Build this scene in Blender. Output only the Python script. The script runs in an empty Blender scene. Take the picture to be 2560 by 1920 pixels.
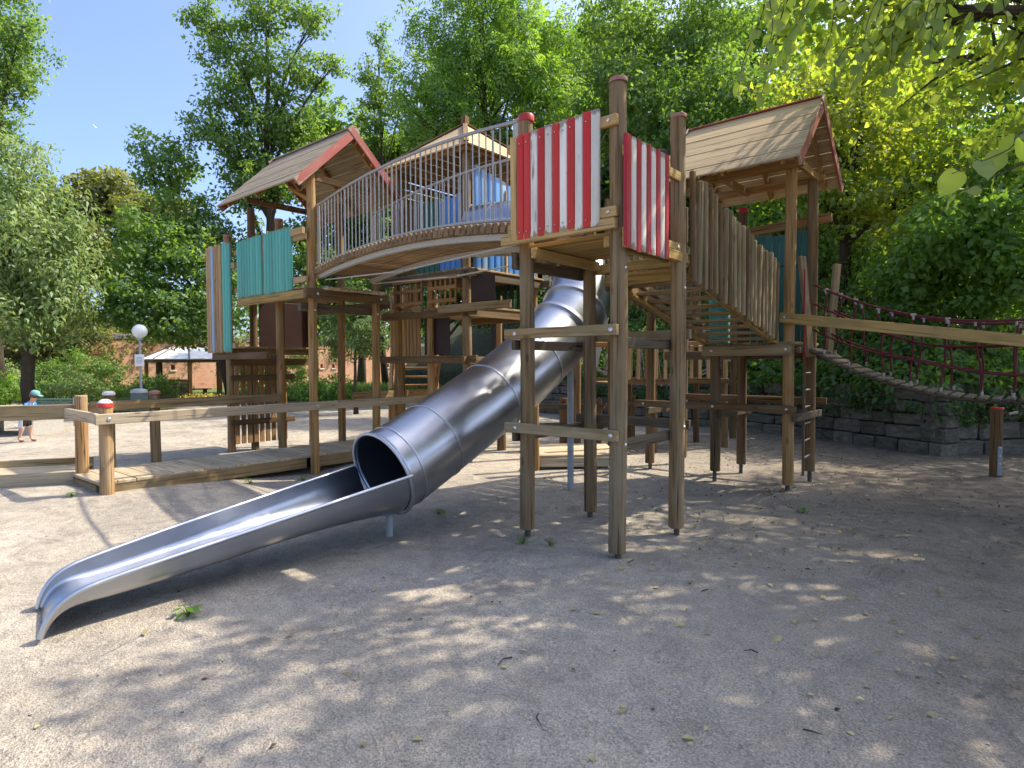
import bpy, math, random
import numpy as np
from mathutils import Vector, Matrix

# ------------------------------------------------------------------ scene, camera, light
scene = bpy.context.scene
COL = scene.collection
AZ = math.atan2(1821.0, 1540.0)
SA, CA = math.sin(AZ), math.cos(AZ)
CAM = Vector((2.581, -4.391, 1.60))

def site(e, n):
    """metres to the right of / straight ahead of the spot where the photographer stood"""
    return (CAM.x + e * SA - n * CA, CAM.y + e * CA + n * SA)

def site3(e, n, z):
    x, y = site(e, n)
    return Vector((x, y, z))

cam_data = bpy.data.cameras.new('camera')
cam = bpy.data.objects.new('camera', cam_data)
COL.objects.link(cam)
scene.camera = cam
cam_data.sensor_width = 36.0
cam_data.lens = 36.0 * 1540.0 / 2560.0
cam_data.clip_start = 0.05
cam_data.clip_end = 1500
_p, _r = math.atan(53 / 1540), math.radians(0.25)
_fw = Vector((-CA * math.cos(_p), SA * math.cos(_p), -math.sin(_p)))
_rt = Vector((SA, CA, 0))
_up = _rt.cross(_fw)
_rt2 = _rt * math.cos(_r) - _up * math.sin(_r)
_up2 = _up * math.cos(_r) + _rt * math.sin(_r)
cam.matrix_world = Matrix(((_rt2.x, _up2.x, -_fw.x, CAM.x), (_rt2.y, _up2.y, -_fw.y, CAM.y),
                           (_rt2.z, _up2.z, -_fw.z, CAM.z), (0, 0, 0, 1)))

SUN_AZ, SUN_EL = math.radians(62), math.radians(51)     # azimuth counted from +X towards +Y
SUN = Vector((math.cos(SUN_AZ) * math.cos(SUN_EL), math.sin(SUN_AZ) * math.cos(SUN_EL), math.sin(SUN_EL)))
world = bpy.data.worlds.new('World')
scene.world = world
world.use_nodes = True
_nt = world.node_tree
_bg = _nt.nodes['Background']
_sky = _nt.nodes.new('ShaderNodeTexSky')
_sky.sky_type = 'NISHITA'
_sky.sun_disc = False
_sky.sun_elevation = SUN_EL
_sky.sun_rotation = math.radians(90) - SUN_AZ
_sky.air_density = 0.65
_sky.dust_density = 3.4
_sky.ozone_density = 4.5
_nt.links.new(_sky.outputs[0], _bg.inputs[0])
_bg.inputs[1].default_value = 0.15
_sd = bpy.data.lights.new('sun', 'SUN')
_sd.energy = 2.75
_sd.angle = math.radians(0.53)
_sd.color = (1.0, 0.90, 0.74)
_so = bpy.data.objects.new('sun', _sd)
COL.objects.link(_so)
_so.rotation_euler = SUN.to_track_quat('Z', 'Y').to_euler()
scene.view_settings.view_transform = 'Standard'
scene.view_settings.look = 'None'
scene.view_settings.exposure = 1.5
scene.view_settings.gamma = 1.0
scene.view_settings.use_curve_mapping = False
scene.render.engine = 'CYCLES'
scene.cycles.use_denoising = True
scene.cycles.max_bounces = 5
scene.cycles.diffuse_bounces = 2
scene.cycles.glossy_bounces = 3
scene.cycles.transmission_bounces = 2
scene.cycles.transparent_max_bounces = 6
scene.cycles.caustics_reflective = False
scene.cycles.caustics_refractive = False

rng = random.Random(7)
nrng = np.random.default_rng(11)

# ------------------------------------------------------------------ node helpers and materials
def nd(nt, t, ins=None, **props):
    n = nt.nodes.new('ShaderNode' + t)
    for k, v in props.items():
        setattr(n, k, v)
    for k, v in (ins or {}).items():
        s = n.inputs[k]
        if isinstance(v, bpy.types.NodeSocket):
            nt.links.new(v, s)
        else:
            s.default_value = v
    return n

def c4(c):
    return (c[0], c[1], c[2], 1.0)

def ramp(nt, fac, stops):
    r = nd(nt, 'ValToRGB', {0: fac})
    cr = r.color_ramp
    while len(cr.elements) < len(stops):
        cr.elements.new(0.5)
    for el, (p, c) in zip(cr.elements, stops):
        el.position = p
        el.color = c4(c) if not isinstance(c, (int, float)) else (c, c, c, 1)
    return r.outputs[0]

def mixc(nt, fac, a, b, mode='MIX'):
    m = nd(nt, 'Mix', data_type='RGBA', blend_type=mode)
    for idx, v in ((0, fac), (6, a), (7, b)):
        s = m.inputs[idx]
        if isinstance(v, bpy.types.NodeSocket):
            nt.links.new(v, s)
        elif idx == 0:
            s.default_value = v
        else:
            s.default_value = c4(v) if len(v) == 3 else v
    return m.outputs[2]

def mth(nt, op, a, b=0.0, c=None):
    m = nd(nt, 'Math', operation=op)
    for i, v in enumerate((a, b, c)):
        if v is None:
            continue
        if isinstance(v, bpy.types.NodeSocket):
            nt.links.new(v, m.inputs[i])
        else:
            m.inputs[i].default_value = v
    return m.outputs[0]

def new_mat(name):
    m = bpy.data.materials.new(name)
    m.use_nodes = True
    nt = m.node_tree
    b = nt.nodes['Principled BSDF']
    b.inputs['Specular IOR Level'].default_value = 0.3
    return m, nt, b

def coords(nt, scale):
    """object coordinates with a random shift for every object, stretched along the length (local Z)"""
    tc = nd(nt, 'TexCoord')
    oi = nd(nt, 'ObjectInfo')
    off = nd(nt, 'VectorMath', {0: oi.outputs['Location'], 1: (3.7, 5.1, 1.3)}, operation='MULTIPLY')
    rnd = mth(nt, 'MULTIPLY', oi.outputs['Random'], 43.0)
    add = nd(nt, 'VectorMath', {0: tc.outputs['Object'], 1: rnd}, operation='ADD')
    mp = nd(nt, 'Mapping', {'Vector': add.outputs[0], 'Scale': scale})
    return mp.outputs[0], oi.outputs['Random'], tc.outputs['Object']

def wood(name, dark, light, weather=(0.28, 0.26, 0.23), wamt=0.5, rough=0.85, spread=0.35, moss=0.0):
    dark, light, weather = [tuple(min(0.75, q * f) for q, f in zip(c, (1.12, 1.03, 0.84))) for c in (dark, light, weather)]
    m, nt, b = new_mat(name)
    v, rnd, obj = coords(nt, (26, 26, 1.1))
    n1 = nd(nt, 'TexNoise', {'Vector': v, 'Scale': 1.0, 'Detail': 6.0, 'Roughness': 0.6})
    base = ramp(nt, n1.outputs[0], [(0.3, dark), (0.7, light)])
    v2, _, _ = coords(nt, (3.5, 3.5, 1.4))
    n2 = nd(nt, 'TexNoise', {'Vector': v2, 'Scale': 1.0, 'Detail': 4.0})
    wf = ramp(nt, n2.outputs[0], [(0.38, 0.0), (0.68, wamt)])
    col = mixc(nt, wf, base, weather)
    if moss:
        n4 = nd(nt, 'TexNoise', {'Vector': v2, 'Scale': 2.3, 'Detail': 5.0})
        mf = ramp(nt, n4.outputs[0], [(0.5, 0.0), (0.68, moss)])
        col = mixc(nt, mf, col, (0.13, 0.14, 0.05))
    v3, _, _ = coords(nt, (75, 75, 1.3))
    n3 = nd(nt, 'TexNoise', {'Vector': v3, 'Scale': 1.0, 'Detail': 3.0})
    cr = ramp(nt, n3.outputs[0], [(0.30, 0.22), (0.41, 1.0)])
    col = mixc(nt, 1.0, col, cr, 'MULTIPLY')
    vk = nd(nt, 'TexVoronoi', {'Vector': coords(nt, (7, 7, 2.2))[0], 'Scale': 1.0})
    kn = ramp(nt, vk.outputs[0], [(0.05, 0.35), (0.13, 1.0)])
    col = mixc(nt, 0.8, col, kn, 'MULTIPLY')
    br = mth(nt, 'MULTIPLY_ADD', rnd, spread, 1.0 - spread * 0.5)
    col = mixc(nt, 1.0, col, nd(nt, 'CombineColor', {0: br, 1: br, 2: br}).outputs[0], 'MULTIPLY')
    nt.links.new(col, b.inputs['Base Color'])
    b.inputs['Roughness'].default_value = rough
    h = mth(nt, 'ADD', n1.outputs[0], mth(nt, 'MULTIPLY', cr, 0.7))
    bp = nd(nt, 'Bump', {'Height': h, 'Strength': 0.55, 'Distance': 0.006})
    nt.links.new(bp.outputs[0], b.inputs['Normal'])
    return m

def painted(name, col, under, peel=0.25, rough=0.5, dirt=(0.2, 0.17, 0.13), thr=0.62):
    m, nt, b = new_mat(name)
    v, rnd, obj = coords(nt, (16, 16, 2.0))
    n1 = nd(nt, 'TexNoise', {'Vector': v, 'Scale': 1.0, 'Detail': 7.0, 'Roughness': 0.65})
    v2, _, _ = coords(nt, (45, 45, 1.2))
    n2 = nd(nt, 'TexNoise', {'Vector': v2, 'Scale': 1.0, 'Detail': 4.0})
    v3, _, _ = coords(nt, (4, 4, 1.6))
    n3 = nd(nt, 'TexNoise', {'Vector': v3, 'Scale': 1.0, 'Detail': 3.0})
    un = mixc(nt, n2.outputs[0], under, dirt)
    gz = nd(nt, 'SeparateXYZ', {0: nd(nt, 'TexCoord').outputs['Generated']}).outputs[2]
    ends = ramp(nt, mth(nt, 'MULTIPLY', mth(nt, 'ABSOLUTE', mth(nt, 'SUBTRACT', gz, 0.5)), 2.0), [(0.86, 0.0), (1.0, 0.22)])
    pf = ramp(nt, mth(nt, 'ADD', n1.outputs[0], ends), [(thr, 0.0), (thr + 0.06, min(1.0, 0.35 + peel * 2))])
    df = ramp(nt, n3.outputs[0], [(0.35, 0.0), (0.8, peel * 1.3)])
    c = mixc(nt, df, col, un)
    c = mixc(nt, pf, c, un)
    gr = ramp(nt, n2.outputs[0], [(0.3, 0.72), (0.5, 1.0)])
    c = mixc(nt, 0.6, c, gr, 'MULTIPLY')
    br = mth(nt, 'MULTIPLY_ADD', rnd, 0.3, 0.85)
    c = mixc(nt, 1.0, c, nd(nt, 'CombineColor', {0: br, 1: br, 2: br}).outputs[0], 'MULTIPLY')
    nt.links.new(c, b.inputs['Base Color'])
    b.inputs['Roughness'].default_value = rough
    bp = nd(nt, 'Bump', {'Height': mth(nt, 'ADD', n2.outputs[0], mth(nt, 'MULTIPLY', pf, -0.6)), 'Strength': 0.4, 'Distance': 0.004})
    nt.links.new(bp.outputs[0], b.inputs['Normal'])
    return m

def metal(name, col, rough, scratch=0.15, bump=0.05, scale=(30, 30, 3)):
    m, nt, b = new_mat(name)
    tc = nd(nt, 'TexCoord')
    mp = nd(nt, 'Mapping', {'Vector': tc.outputs['Object'], 'Scale': scale})
    n1 = nd(nt, 'TexNoise', {'Vector': mp.outputs[0], 'Scale': 1.0, 'Detail': 5.0})
    n2 = nd(nt, 'TexNoise', {'Vector': tc.outputs['Object'], 'Scale': 4.0, 'Detail': 6.0, 'Roughness': 0.7})
    rr = mth(nt, 'MULTIPLY_ADD', n2.outputs[0], scratch * 2, rough - scratch)
    c = mixc(nt, n2.outputs[0], tuple(x * 0.78 for x in col), tuple(min(1, x * 1.12) for x in col))
    nt.links.new(c, b.inputs['Base Color'])
    b.inputs['Metallic'].default_value = 1.0
    nt.links.new(rr, b.inputs['Roughness'])
    bp = nd(nt, 'Bump', {'Height': n1.outputs[0], 'Strength': bump, 'Distance': 0.01})
    nt.links.new(bp.outputs[0], b.inputs['Normal'])
    return m

def plain(name, col, rough=0.7, var=0.25, scale=18.0, bump=0.25, metallic=0.0):
    m, nt, b = new_mat(name)
    v, rnd, obj = coords(nt, (scale, scale, scale))
    n1 = nd(nt, 'TexNoise', {'Vector': v, 'Scale': 1.0, 'Detail': 6.0})
    c = mixc(nt, n1.outputs[0], tuple(x * (1 - var) for x in col), tuple(min(1, x * (1 + var)) for x in col))
    nt.links.new(c, b.inputs['Base Color'])
    b.inputs['Roughness'].default_value = rough
    b.inputs['Metallic'].default_value = metallic
    bp = nd(nt, 'Bump', {'Height': n1.outputs[0], 'Strength': bump, 'Distance': 0.01})
    nt.links.new(bp.outputs[0], b.inputs['Normal'])
    return m

def foliage(name, cols, trans, tw=0.42, gloss=0.06, nscale=0.6):
    m = bpy.data.materials.new(name)
    m.use_nodes = True
    nt = m.node_tree
    nt.nodes.clear()
    geo = nd(nt, 'NewGeometry')
    n1 = nd(nt, 'TexNoise', {'Vector': geo.outputs['Position'], 'Scale': nscale, 'Detail': 3.0})
    f = mth(nt, 'ADD', mth(nt, 'MULTIPLY', n1.outputs[0], 0.75), mth(nt, 'MULTIPLY', geo.outputs['Random Per Island'], 0.4))
    col = ramp(nt, f, [(0.3, cols[0]), (0.55, cols[1]), (0.85, cols[2])])
    tcol = ramp(nt, f, [(0.3, trans[0]), (0.85, trans[1])])
    d = nd(nt, 'BsdfDiffuse', {'Color': col})
    t = nd(nt, 'BsdfTranslucent', {'Color': tcol})
    g = nd(nt, 'BsdfGlossy', {'Roughness': 0.55, 'Color': (0.8, 0.85, 0.9, 1)})
    gloss = min(gloss, 0.04)
    m1 = nd(nt, 'MixShader', {0: tw, 1: d.outputs[0], 2: t.outputs[0]})
    m2 = nd(nt, 'MixShader', {0: gloss, 1: m1.outputs[0], 2: g.outputs[0]})
    out = nd(nt, 'OutputMaterial', {0: m2.outputs[0]})
    return m

MAT = {}
MAT['post_grey'] = wood('weathered_round_post', (0.085, 0.058, 0.032), (0.28, 0.195, 0.11), (0.27, 0.235, 0.175), 0.65)
MAT['post_brown'] = wood('brown_stained_post', (0.17, 0.095, 0.036), (0.40, 0.245, 0.10), (0.34, 0.28, 0.19), 0.45)
MAT['post_dark'] = wood('dark_brown_post', (0.07, 0.042, 0.02), (0.20, 0.125, 0.06), (0.18, 0.145, 0.105), 0.5)
MAT['beam'] = wood('squared_timber', (0.15, 0.10, 0.05), (0.36, 0.26, 0.14), (0.3, 0.27, 0.21), 0.6, moss=0.35)
MAT['beam_yellow'] = wood('yellow_timber', (0.22, 0.14, 0.045), (0.50, 0.35, 0.14), (0.32, 0.27, 0.16), 0.45, moss=0.4)
MAT['beam_dark'] = wood('dark_timber', (0.05, 0.04, 0.03), (0.15, 0.115, 0.08), (0.12, 0.11, 0.09), 0.5)
MAT['lattice'] = wood('orange_brown_timber', (0.19, 0.10, 0.038), (0.40, 0.23, 0.095), (0.3, 0.23, 0.15), 0.4)
MAT['deck'] = wood('walkway_planks', (0.30, 0.25, 0.19), (0.52, 0.46, 0.37), (0.45, 0.42, 0.37), 0.5)
MAT['roofboard'] = wood('roof_boards', (0.31, 0.235, 0.15), (0.54, 0.42, 0.275), (0.42, 0.35, 0.26), 0.45, spread=0.16)
MAT['roofgrey'] = wood('grey_roof_boards', (0.17, 0.14, 0.10), (0.36, 0.31, 0.25), (0.30, 0.28, 0.25), 0.6, spread=0.12)
MAT['tread'] = wood('half_log_tread', (0.10, 0.065, 0.038), (0.27, 0.18, 0.105), (0.24, 0.2, 0.15), 0.4)
MAT['paling'] = wood('grey_brown_paling', (0.11, 0.08, 0.042), (0.27, 0.205, 0.115), (0.3, 0.27, 0.2), 0.5, moss=0.3, spread=0.5)
MAT['paling_brown'] = wood('brown_paling', (0.25, 0.15, 0.07), (0.46, 0.30, 0.16), (0.40, 0.35, 0.27), 0.55)
MAT['edge_plank'] = wood('bare_plank', (0.30, 0.20, 0.09), (0.52, 0.37, 0.18), (0.42, 0.34, 0.2), 0.3)
MAT['red'] = painted('red_paint', (0.54, 0.026, 0.015), (0.3, 0.2, 0.12), 0.10, 0.38, thr=0.72)
MAT['darkred'] = painted('shaded_side_red_paint', (0.38, 0.014, 0.020), (0.2, 0.1, 0.08), 0.08, 0.4, thr=0.72)  # red stripe paint darkened for the shaded tower side; the pole shares it
MAT['white'] = painted('white_paint', (0.82, 0.76, 0.65), (0.30, 0.23, 0.15), 0.26, 0.6, thr=0.60)
MAT['teal'] = painted('teal_paint', (0.09, 0.40, 0.32), (0.25, 0.22, 0.16), 0.18, 0.5, thr=0.66)
MAT['tealdark'] = painted('dark_teal_paint', (0.03, 0.135, 0.105), (0.12, 0.12, 0.1), 0.15, 0.5, thr=0.68)
MAT['blue'] = painted('blue_paint', (0.07, 0.25, 0.60), (0.5, 0.5, 0.5), 0.16, 0.45, thr=0.66)
MAT['blue2'] = painted('pale_blue_paint', (0.26, 0.44, 0.68), (0.55, 0.53, 0.48), 0.3, 0.5, thr=0.6)
MAT['barge'] = painted('faded_red_barge_paint', (0.30, 0.055, 0.04), (0.42, 0.27, 0.2), 0.36, 0.55, thr=0.58)
MAT['cap_red'] = painted('red_cap', (0.50, 0.03, 0.025), (0.4, 0.2, 0.15), 0.12, 0.35, thr=0.7)
MAT['cap_faded'] = painted('faded_cap', (0.42, 0.17, 0.12), (0.35, 0.28, 0.22), 0.35, 0.6)
MAT['cap_white'] = painted('white_cap', (0.72, 0.68, 0.62), (0.4, 0.35, 0.28), 0.2, 0.5)
MAT['darkpanel'] = plain('dark_brown_panel', (0.035, 0.018, 0.014), 0.45, 0.3, 6, 0.1)
MAT['steel'] = metal('stainless_steel_sheet', (0.47, 0.49, 0.53), 0.30, 0.05, 0.05)
MAT['steel_seam'] = metal('steel_seam', (0.55, 0.57, 0.6), 0.38, 0.1, 0.1)
MAT['galv'] = plain('galvanised_steel', (0.36, 0.345, 0.32), 0.45, 0.2, 40, 0.1, 0.55)
MAT['galv_white'] = plain('pale_grey_coating', (0.44, 0.42, 0.37), 0.6, 0.25, 30, 0.2)
MAT['rod'] = plain('rusty_steel_rod', (0.10, 0.08, 0.065), 0.7, 0.35, 60, 0.4)
MAT['bolt'] = metal('zinc_bolt', (0.75, 0.74, 0.70), 0.42, 0.1, 0.05)
MAT['rope'] = plain('red_rope', (0.13, 0.022, 0.026), 0.85, 0.35, 150, 0.6)
MAT['rope_pale'] = plain('faded_pink_rope', (0.42, 0.25, 0.27), 0.85, 0.3, 150, 0.6)
MAT['ferrule'] = plain('white_plastic_ferrule', (0.36, 0.34, 0.29), 0.5, 0.15, 40, 0.05)
MAT['concrete'] = plain('grey_concrete', (0.36, 0.35, 0.32), 0.9, 0.2, 20, 0.4)
MAT['lampglobe'] = plain('white_glass_globe', (0.82, 0.82, 0.80), 0.25, 0.03, 4, 0.0)
MAT['greymetal'] = plain('grey_painted_metal', (0.33, 0.35, 0.36), 0.5, 0.15, 12, 0.05)
MAT['binmat'] = plain('dark_green_bin', (0.10, 0.14, 0.13), 0.5, 0.15, 10, 0.05)
MAT['signwhite'] = plain('white_sign_sheet', (0.80, 0.80, 0.78), 0.4, 0.04, 6, 0.0)
MAT['signprint'] = plain('grey_print', (0.25, 0.25, 0.27), 0.6, 0.1, 10, 0.0)
MAT['pavroof'] = plain('pale_metal_roof', (0.85, 0.85, 0.85), 0.45, 0.1, 4, 0.05)
MAT['pavroof_brown'] = plain('brown_roof_sheet', (0.32, 0.17, 0.11), 0.6, 0.2, 4, 0.1)
MAT['ridge'] = plain('dark_roof_ridge', (0.16, 0.12, 0.11), 0.6, 0.2, 10, 0.1)
MAT['netgreen'] = plain('grey_green_net', (0.14, 0.22, 0.18), 0.7, 0.3, 60, 0.3)
MAT['stone_coping'] = plain('dark_stone_coping', (0.15, 0.135, 0.125), 0.9, 0.35, 6, 0.5)
MAT['stone_sill'] = plain('pale_stone_sill', (0.55, 0.50, 0.43), 0.85, 0.15, 10, 0.3)
MAT['void'] = plain('loophole_shade', (0.05, 0.035, 0.03), 0.95, 0.3, 8, 0.2)  # near-black back plate paints the shade inside the wall openings
MAT['skin'] = plain('skin', (0.58, 0.34, 0.24), 0.55, 0.06, 20, 0.05)
MAT['shorts'] = plain('black_cloth', (0.02, 0.022, 0.025), 0.9, 0.2, 90, 0.2)
MAT['shorts_white'] = plain('white_printed_cloth', (0.62, 0.62, 0.64), 0.9, 0.25, 40, 0.2)
MAT['cap_teal'] = plain('faded_teal_cloth', (0.16, 0.33, 0.33), 0.9, 0.2, 60, 0.2)
MAT['shoe'] = plain('brown_shoe', (0.22, 0.10, 0.08), 0.7, 0.2, 40, 0.2)
MAT['hair'] = plain('brown_hair', (0.13, 0.07, 0.04), 0.7, 0.3, 80, 0.4)
MAT['bird'] = plain('white_feathers', (0.8, 0.8, 0.8), 0.8, 0.05, 10, 0.0)
MAT['bark'] = wood('tree_bark', (0.026, 0.021, 0.018), (0.08, 0.066, 0.055), (0.1, 0.092, 0.08), 0.4, 0.95)

def mat_shirt():
    m, nt, b = new_mat('blue_white_tie_dye_cloth')
    tc = nd(nt, 'TexCoord')
    n = nd(nt, 'TexNoise', {'Vector': tc.outputs['Object'], 'Scale': 7.0, 'Detail': 3.0})
    nt.links.new(ramp(nt, n.outputs[0], [(0.46, (0.03, 0.2, 0.70)), (0.6, (0.10, 0.38, 0.85)), (0.68, (0.6, 0.72, 0.85))]), b.inputs['Base Color'])
    b.inputs['Roughness'].default_value = 0.9
    return m
MAT['shirt'] = mat_shirt()

def mat_ground():
    m, nt, b = new_mat('gravel_and_sand')
    tc = nd(nt, 'TexCoord')
    P = tc.outputs['Object']
    big = nd(nt, 'TexNoise', {'Vector': P, 'Scale': 0.55, 'Detail': 6.0, 'Roughness': 0.6})
    mid = nd(nt, 'TexNoise', {'Vector': P, 'Scale': 5.0, 'Detail': 8.0, 'Roughness': 0.7})
    fine = nd(nt, 'TexNoise', {'Vector': P, 'Scale': 85.0, 'Detail': 4.0, 'Roughness': 0.75})
    grit = nd(nt, 'TexVoronoi', {'Vector': P, 'Scale': 110.0})
    spk = nd(nt, 'TexVoronoi', {'Vector': P, 'Scale': 46.0, 'Randomness': 1.0})
    base = ramp(nt, fine.outputs[0], [(0.28, (0.21, 0.195, 0.17)), (0.5, (0.41, 0.375, 0.32)), (0.72, (0.60, 0.55, 0.47))])
    gbw = nd(nt, 'RGBToBW', {0: grit.outputs['Color']}).outputs[0]
    gv = mixc(nt, 0.5, base, ramp(nt, gbw, [(0.2, 0.25), (0.8, 0.75)]), 'SOFT_LIGHT')
    tint = ramp(nt, mid.outputs[0], [(0.3, (0.78, 0.76, 0.73)), (0.7, (1.12, 1.08, 1.02))])
    col = mixc(nt, 1.0, gv, tint, 'MULTIPLY')
    # the soil under the trees is darker and browner than the open gravel: a stain with its own uneven edge, its tone deepened to paint in shade
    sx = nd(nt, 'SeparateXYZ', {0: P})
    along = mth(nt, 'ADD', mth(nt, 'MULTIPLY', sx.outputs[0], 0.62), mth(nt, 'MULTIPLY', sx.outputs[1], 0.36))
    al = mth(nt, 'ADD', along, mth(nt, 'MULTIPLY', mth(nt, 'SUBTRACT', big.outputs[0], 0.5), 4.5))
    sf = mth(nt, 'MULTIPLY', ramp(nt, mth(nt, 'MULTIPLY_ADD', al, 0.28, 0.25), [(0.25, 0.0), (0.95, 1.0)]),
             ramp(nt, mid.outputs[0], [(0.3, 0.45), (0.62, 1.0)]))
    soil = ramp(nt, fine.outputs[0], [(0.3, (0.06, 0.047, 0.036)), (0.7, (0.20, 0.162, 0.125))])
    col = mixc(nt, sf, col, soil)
    damp = ramp(nt, big.outputs[0], [(0.34, 0.74), (0.60, 1.05)])
    col = mixc(nt, 0.8, col, damp, 'MULTIPLY')
    pat = nd(nt, 'TexNoise', {'Vector': P, 'Scale': 1.7, 'Detail': 9.0, 'Roughness': 0.72, 'Distortion': 0.6})
    col = mixc(nt, 0.75, col, ramp(nt, pat.outputs[0], [(0.34, (0.66, 0.65, 0.66)), (0.50, (0.96, 0.96, 0.96)), (0.66, (1.10, 1.08, 1.03))]), 'MULTIPLY')
    sp = ramp(nt, spk.outputs[0], [(0.06, 0.38), (0.13, 1.0)])
    col = mixc(nt, 0.65, col, sp, 'MULTIPLY')
    nt.links.new(col, b.inputs['Base Color'])
    b.inputs['Roughness'].default_value = 0.95
    b.inputs['Specular IOR Level'].default_value = 0.15
    scuff = nd(nt, 'TexNoise', {'Vector': P, 'Scale': 2.6, 'Detail': 3.0, 'Distortion': 1.2})
    h = mth(nt, 'ADD', mth(nt, 'ADD', mth(nt, 'MULTIPLY', scuff.outputs[0], 7.0), mth(nt, 'MULTIPLY', fine.outputs[0], 0.55)), mth(nt, 'ADD', mth(nt, 'MULTIPLY', grit.outputs[0], 0.5), mth(nt, 'MULTIPLY', mid.outputs[0], 2.2)))
    bp = nd(nt, 'Bump', {'Height': h, 'Strength': 0.85, 'Distance': 0.012})
    nt.links.new(bp.outputs[0], b.inputs['Normal'])
    return m
MAT['ground'] = mat_ground()

def mat_lawn():
    m, nt, b = new_mat('lawn')
    tc = nd(nt, 'TexCoord')
    n1 = nd(nt, 'TexNoise', {'Vector': tc.outputs['Object'], 'Scale': 1.2, 'Detail': 8.0, 'Roughness': 0.7})
    n2 = nd(nt, 'TexNoise', {'Vector': tc.outputs['Object'], 'Scale': 22.0, 'Detail': 5.0})
    c = ramp(nt, n1.outputs[0], [(0.3, (0.07, 0.12, 0.03)), (0.6, (0.13, 0.19, 0.045)), (0.8, (0.27, 0.25, 0.11))])
    c = mixc(nt, 0.7, c, ramp(nt, n2.outputs[0], [(0.3, 0.5), (0.7, 1.2)]), 'MULTIPLY')
    nt.links.new(c, b.inputs['Base Color'])
    b.inputs['Roughness'].default_value = 0.95
    bp = nd(nt, 'Bump', {'Height': n2.outputs[0], 'Strength': 1.0, 'Distance': 0.05})
    nt.links.new(bp.outputs[0], b.inputs['Normal'])
    return m
MAT['lawn'] = mat_lawn()

def mat_soil():
    m, nt, b = new_mat('woodland_soil')
    tc = nd(nt, 'TexCoord')
    n1 = nd(nt, 'TexNoise', {'Vector': tc.outputs['Object'], 'Scale': 3.0, 'Detail': 9.0, 'Roughness': 0.7})
    nt.links.new(ramp(nt, n1.outputs[0], [(0.3, (0.02, 0.025, 0.012)), (0.55, (0.05, 0.055, 0.025)), (0.8, (0.09, 0.075, 0.045))]), b.inputs['Base Color'])
    b.inputs['Roughness'].default_value = 1.0
    bp = nd(nt, 'Bump', {'Height': n1.outputs[0], 'Strength': 1.0, 'Distance': 0.08})
    nt.links.new(bp.outputs[0], b.inputs['Normal'])
    return m
MAT['soil'] = mat_soil()

def mat_brick():
    m, nt, b = new_mat('red_brickwork')
    tc = nd(nt, 'TexCoord')
    mp = nd(nt, 'Mapping', {'Vector': tc.outputs['Object'], 'Rotation': (math.radians(90), 0, 0)})
    bt = nd(nt, 'TexBrick', {'Vector': mp.outputs[0], 'Scale': 1.0, 'Color1': (0.40, 0.155, 0.08, 1), 'Color2': (0.47, 0.22, 0.125, 1),
                             'Mortar': (0.45, 0.36, 0.28, 1), 'Mortar Size': 0.008, 'Brick Width': 0.26, 'Row Height': 0.085, 'Bias': 0.1})
    n1 = nd(nt, 'TexNoise', {'Vector': tc.outputs['Object'], 'Scale': 0.8, 'Detail': 7.0})
    c = mixc(nt, ramp(nt, n1.outputs[0], [(0.4, 0.0), (0.7, 0.55)]), bt.outputs[0], (0.55, 0.36, 0.25))
    n2 = nd(nt, 'TexNoise', {'Vector': tc.outputs['Object'], 'Scale': 2.3, 'Detail': 8.0, 'Roughness': 0.7})
    c = mixc(nt, ramp(nt, n2.outputs[0], [(0.55, 0.0), (0.72, 0.7)]), c, (0.16, 0.08, 0.055))
    nt.links.new(c, b.inputs['Base Color'])
    b.inputs['Roughness'].default_value = 0.95
    bp = nd(nt, 'Bump', {'Height': bt.outputs[1], 'Strength': -0.5, 'Distance': 0.02})
    nt.links.new(bp.outputs[0], b.inputs['Normal'])
    return m
MAT['brick'] = mat_brick()

def mat_stone():
    m, nt, b = new_mat('sandstone_block')
    v, rnd, obj = coords(nt, (1, 1, 1))
    n1 = nd(nt, 'TexNoise', {'Vector': v, 'Scale': 6.0, 'Detail': 8.0, 'Roughness': 0.65})
    n2 = nd(nt, 'TexNoise', {'Vector': v, 'Scale': 3.0, 'Detail': 5.0})
    n3 = nd(nt, 'TexNoise', {'Vector': v, 'Scale': 40.0, 'Detail': 4.0})
    c = ramp(nt, n1.outputs[0], [(0.3, (0.075, 0.068, 0.055)), (0.7, (0.23, 0.205, 0.16))])
    c = mixc(nt, ramp(nt, n2.outputs[0], [(0.5, 0.0), (0.66, 0.65)]), c, (0.05, 0.062, 0.022))
    br = mth(nt, 'MULTIPLY_ADD', rnd, 0.6, 0.7)
    c = mixc(nt, 1.0, c, nd(nt, 'CombineColor', {0: br, 1: br, 2: br}).outputs[0], 'MULTIPLY')
    nt.links.new(c, b.inputs['Base Color'])
    b.inputs['Roughness'].default_value = 0.95
    bp = nd(nt, 'Bump', {'Height': mth(nt, 'ADD', n1.outputs[0], mth(nt, 'MULTIPLY', n3.outputs[0], 0.3)), 'Strength': 0.9, 'Distance': 0.03})
    nt.links.new(bp.outputs[0], b.inputs['Normal'])
    return m
MAT['stone'] = mat_stone()

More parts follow.
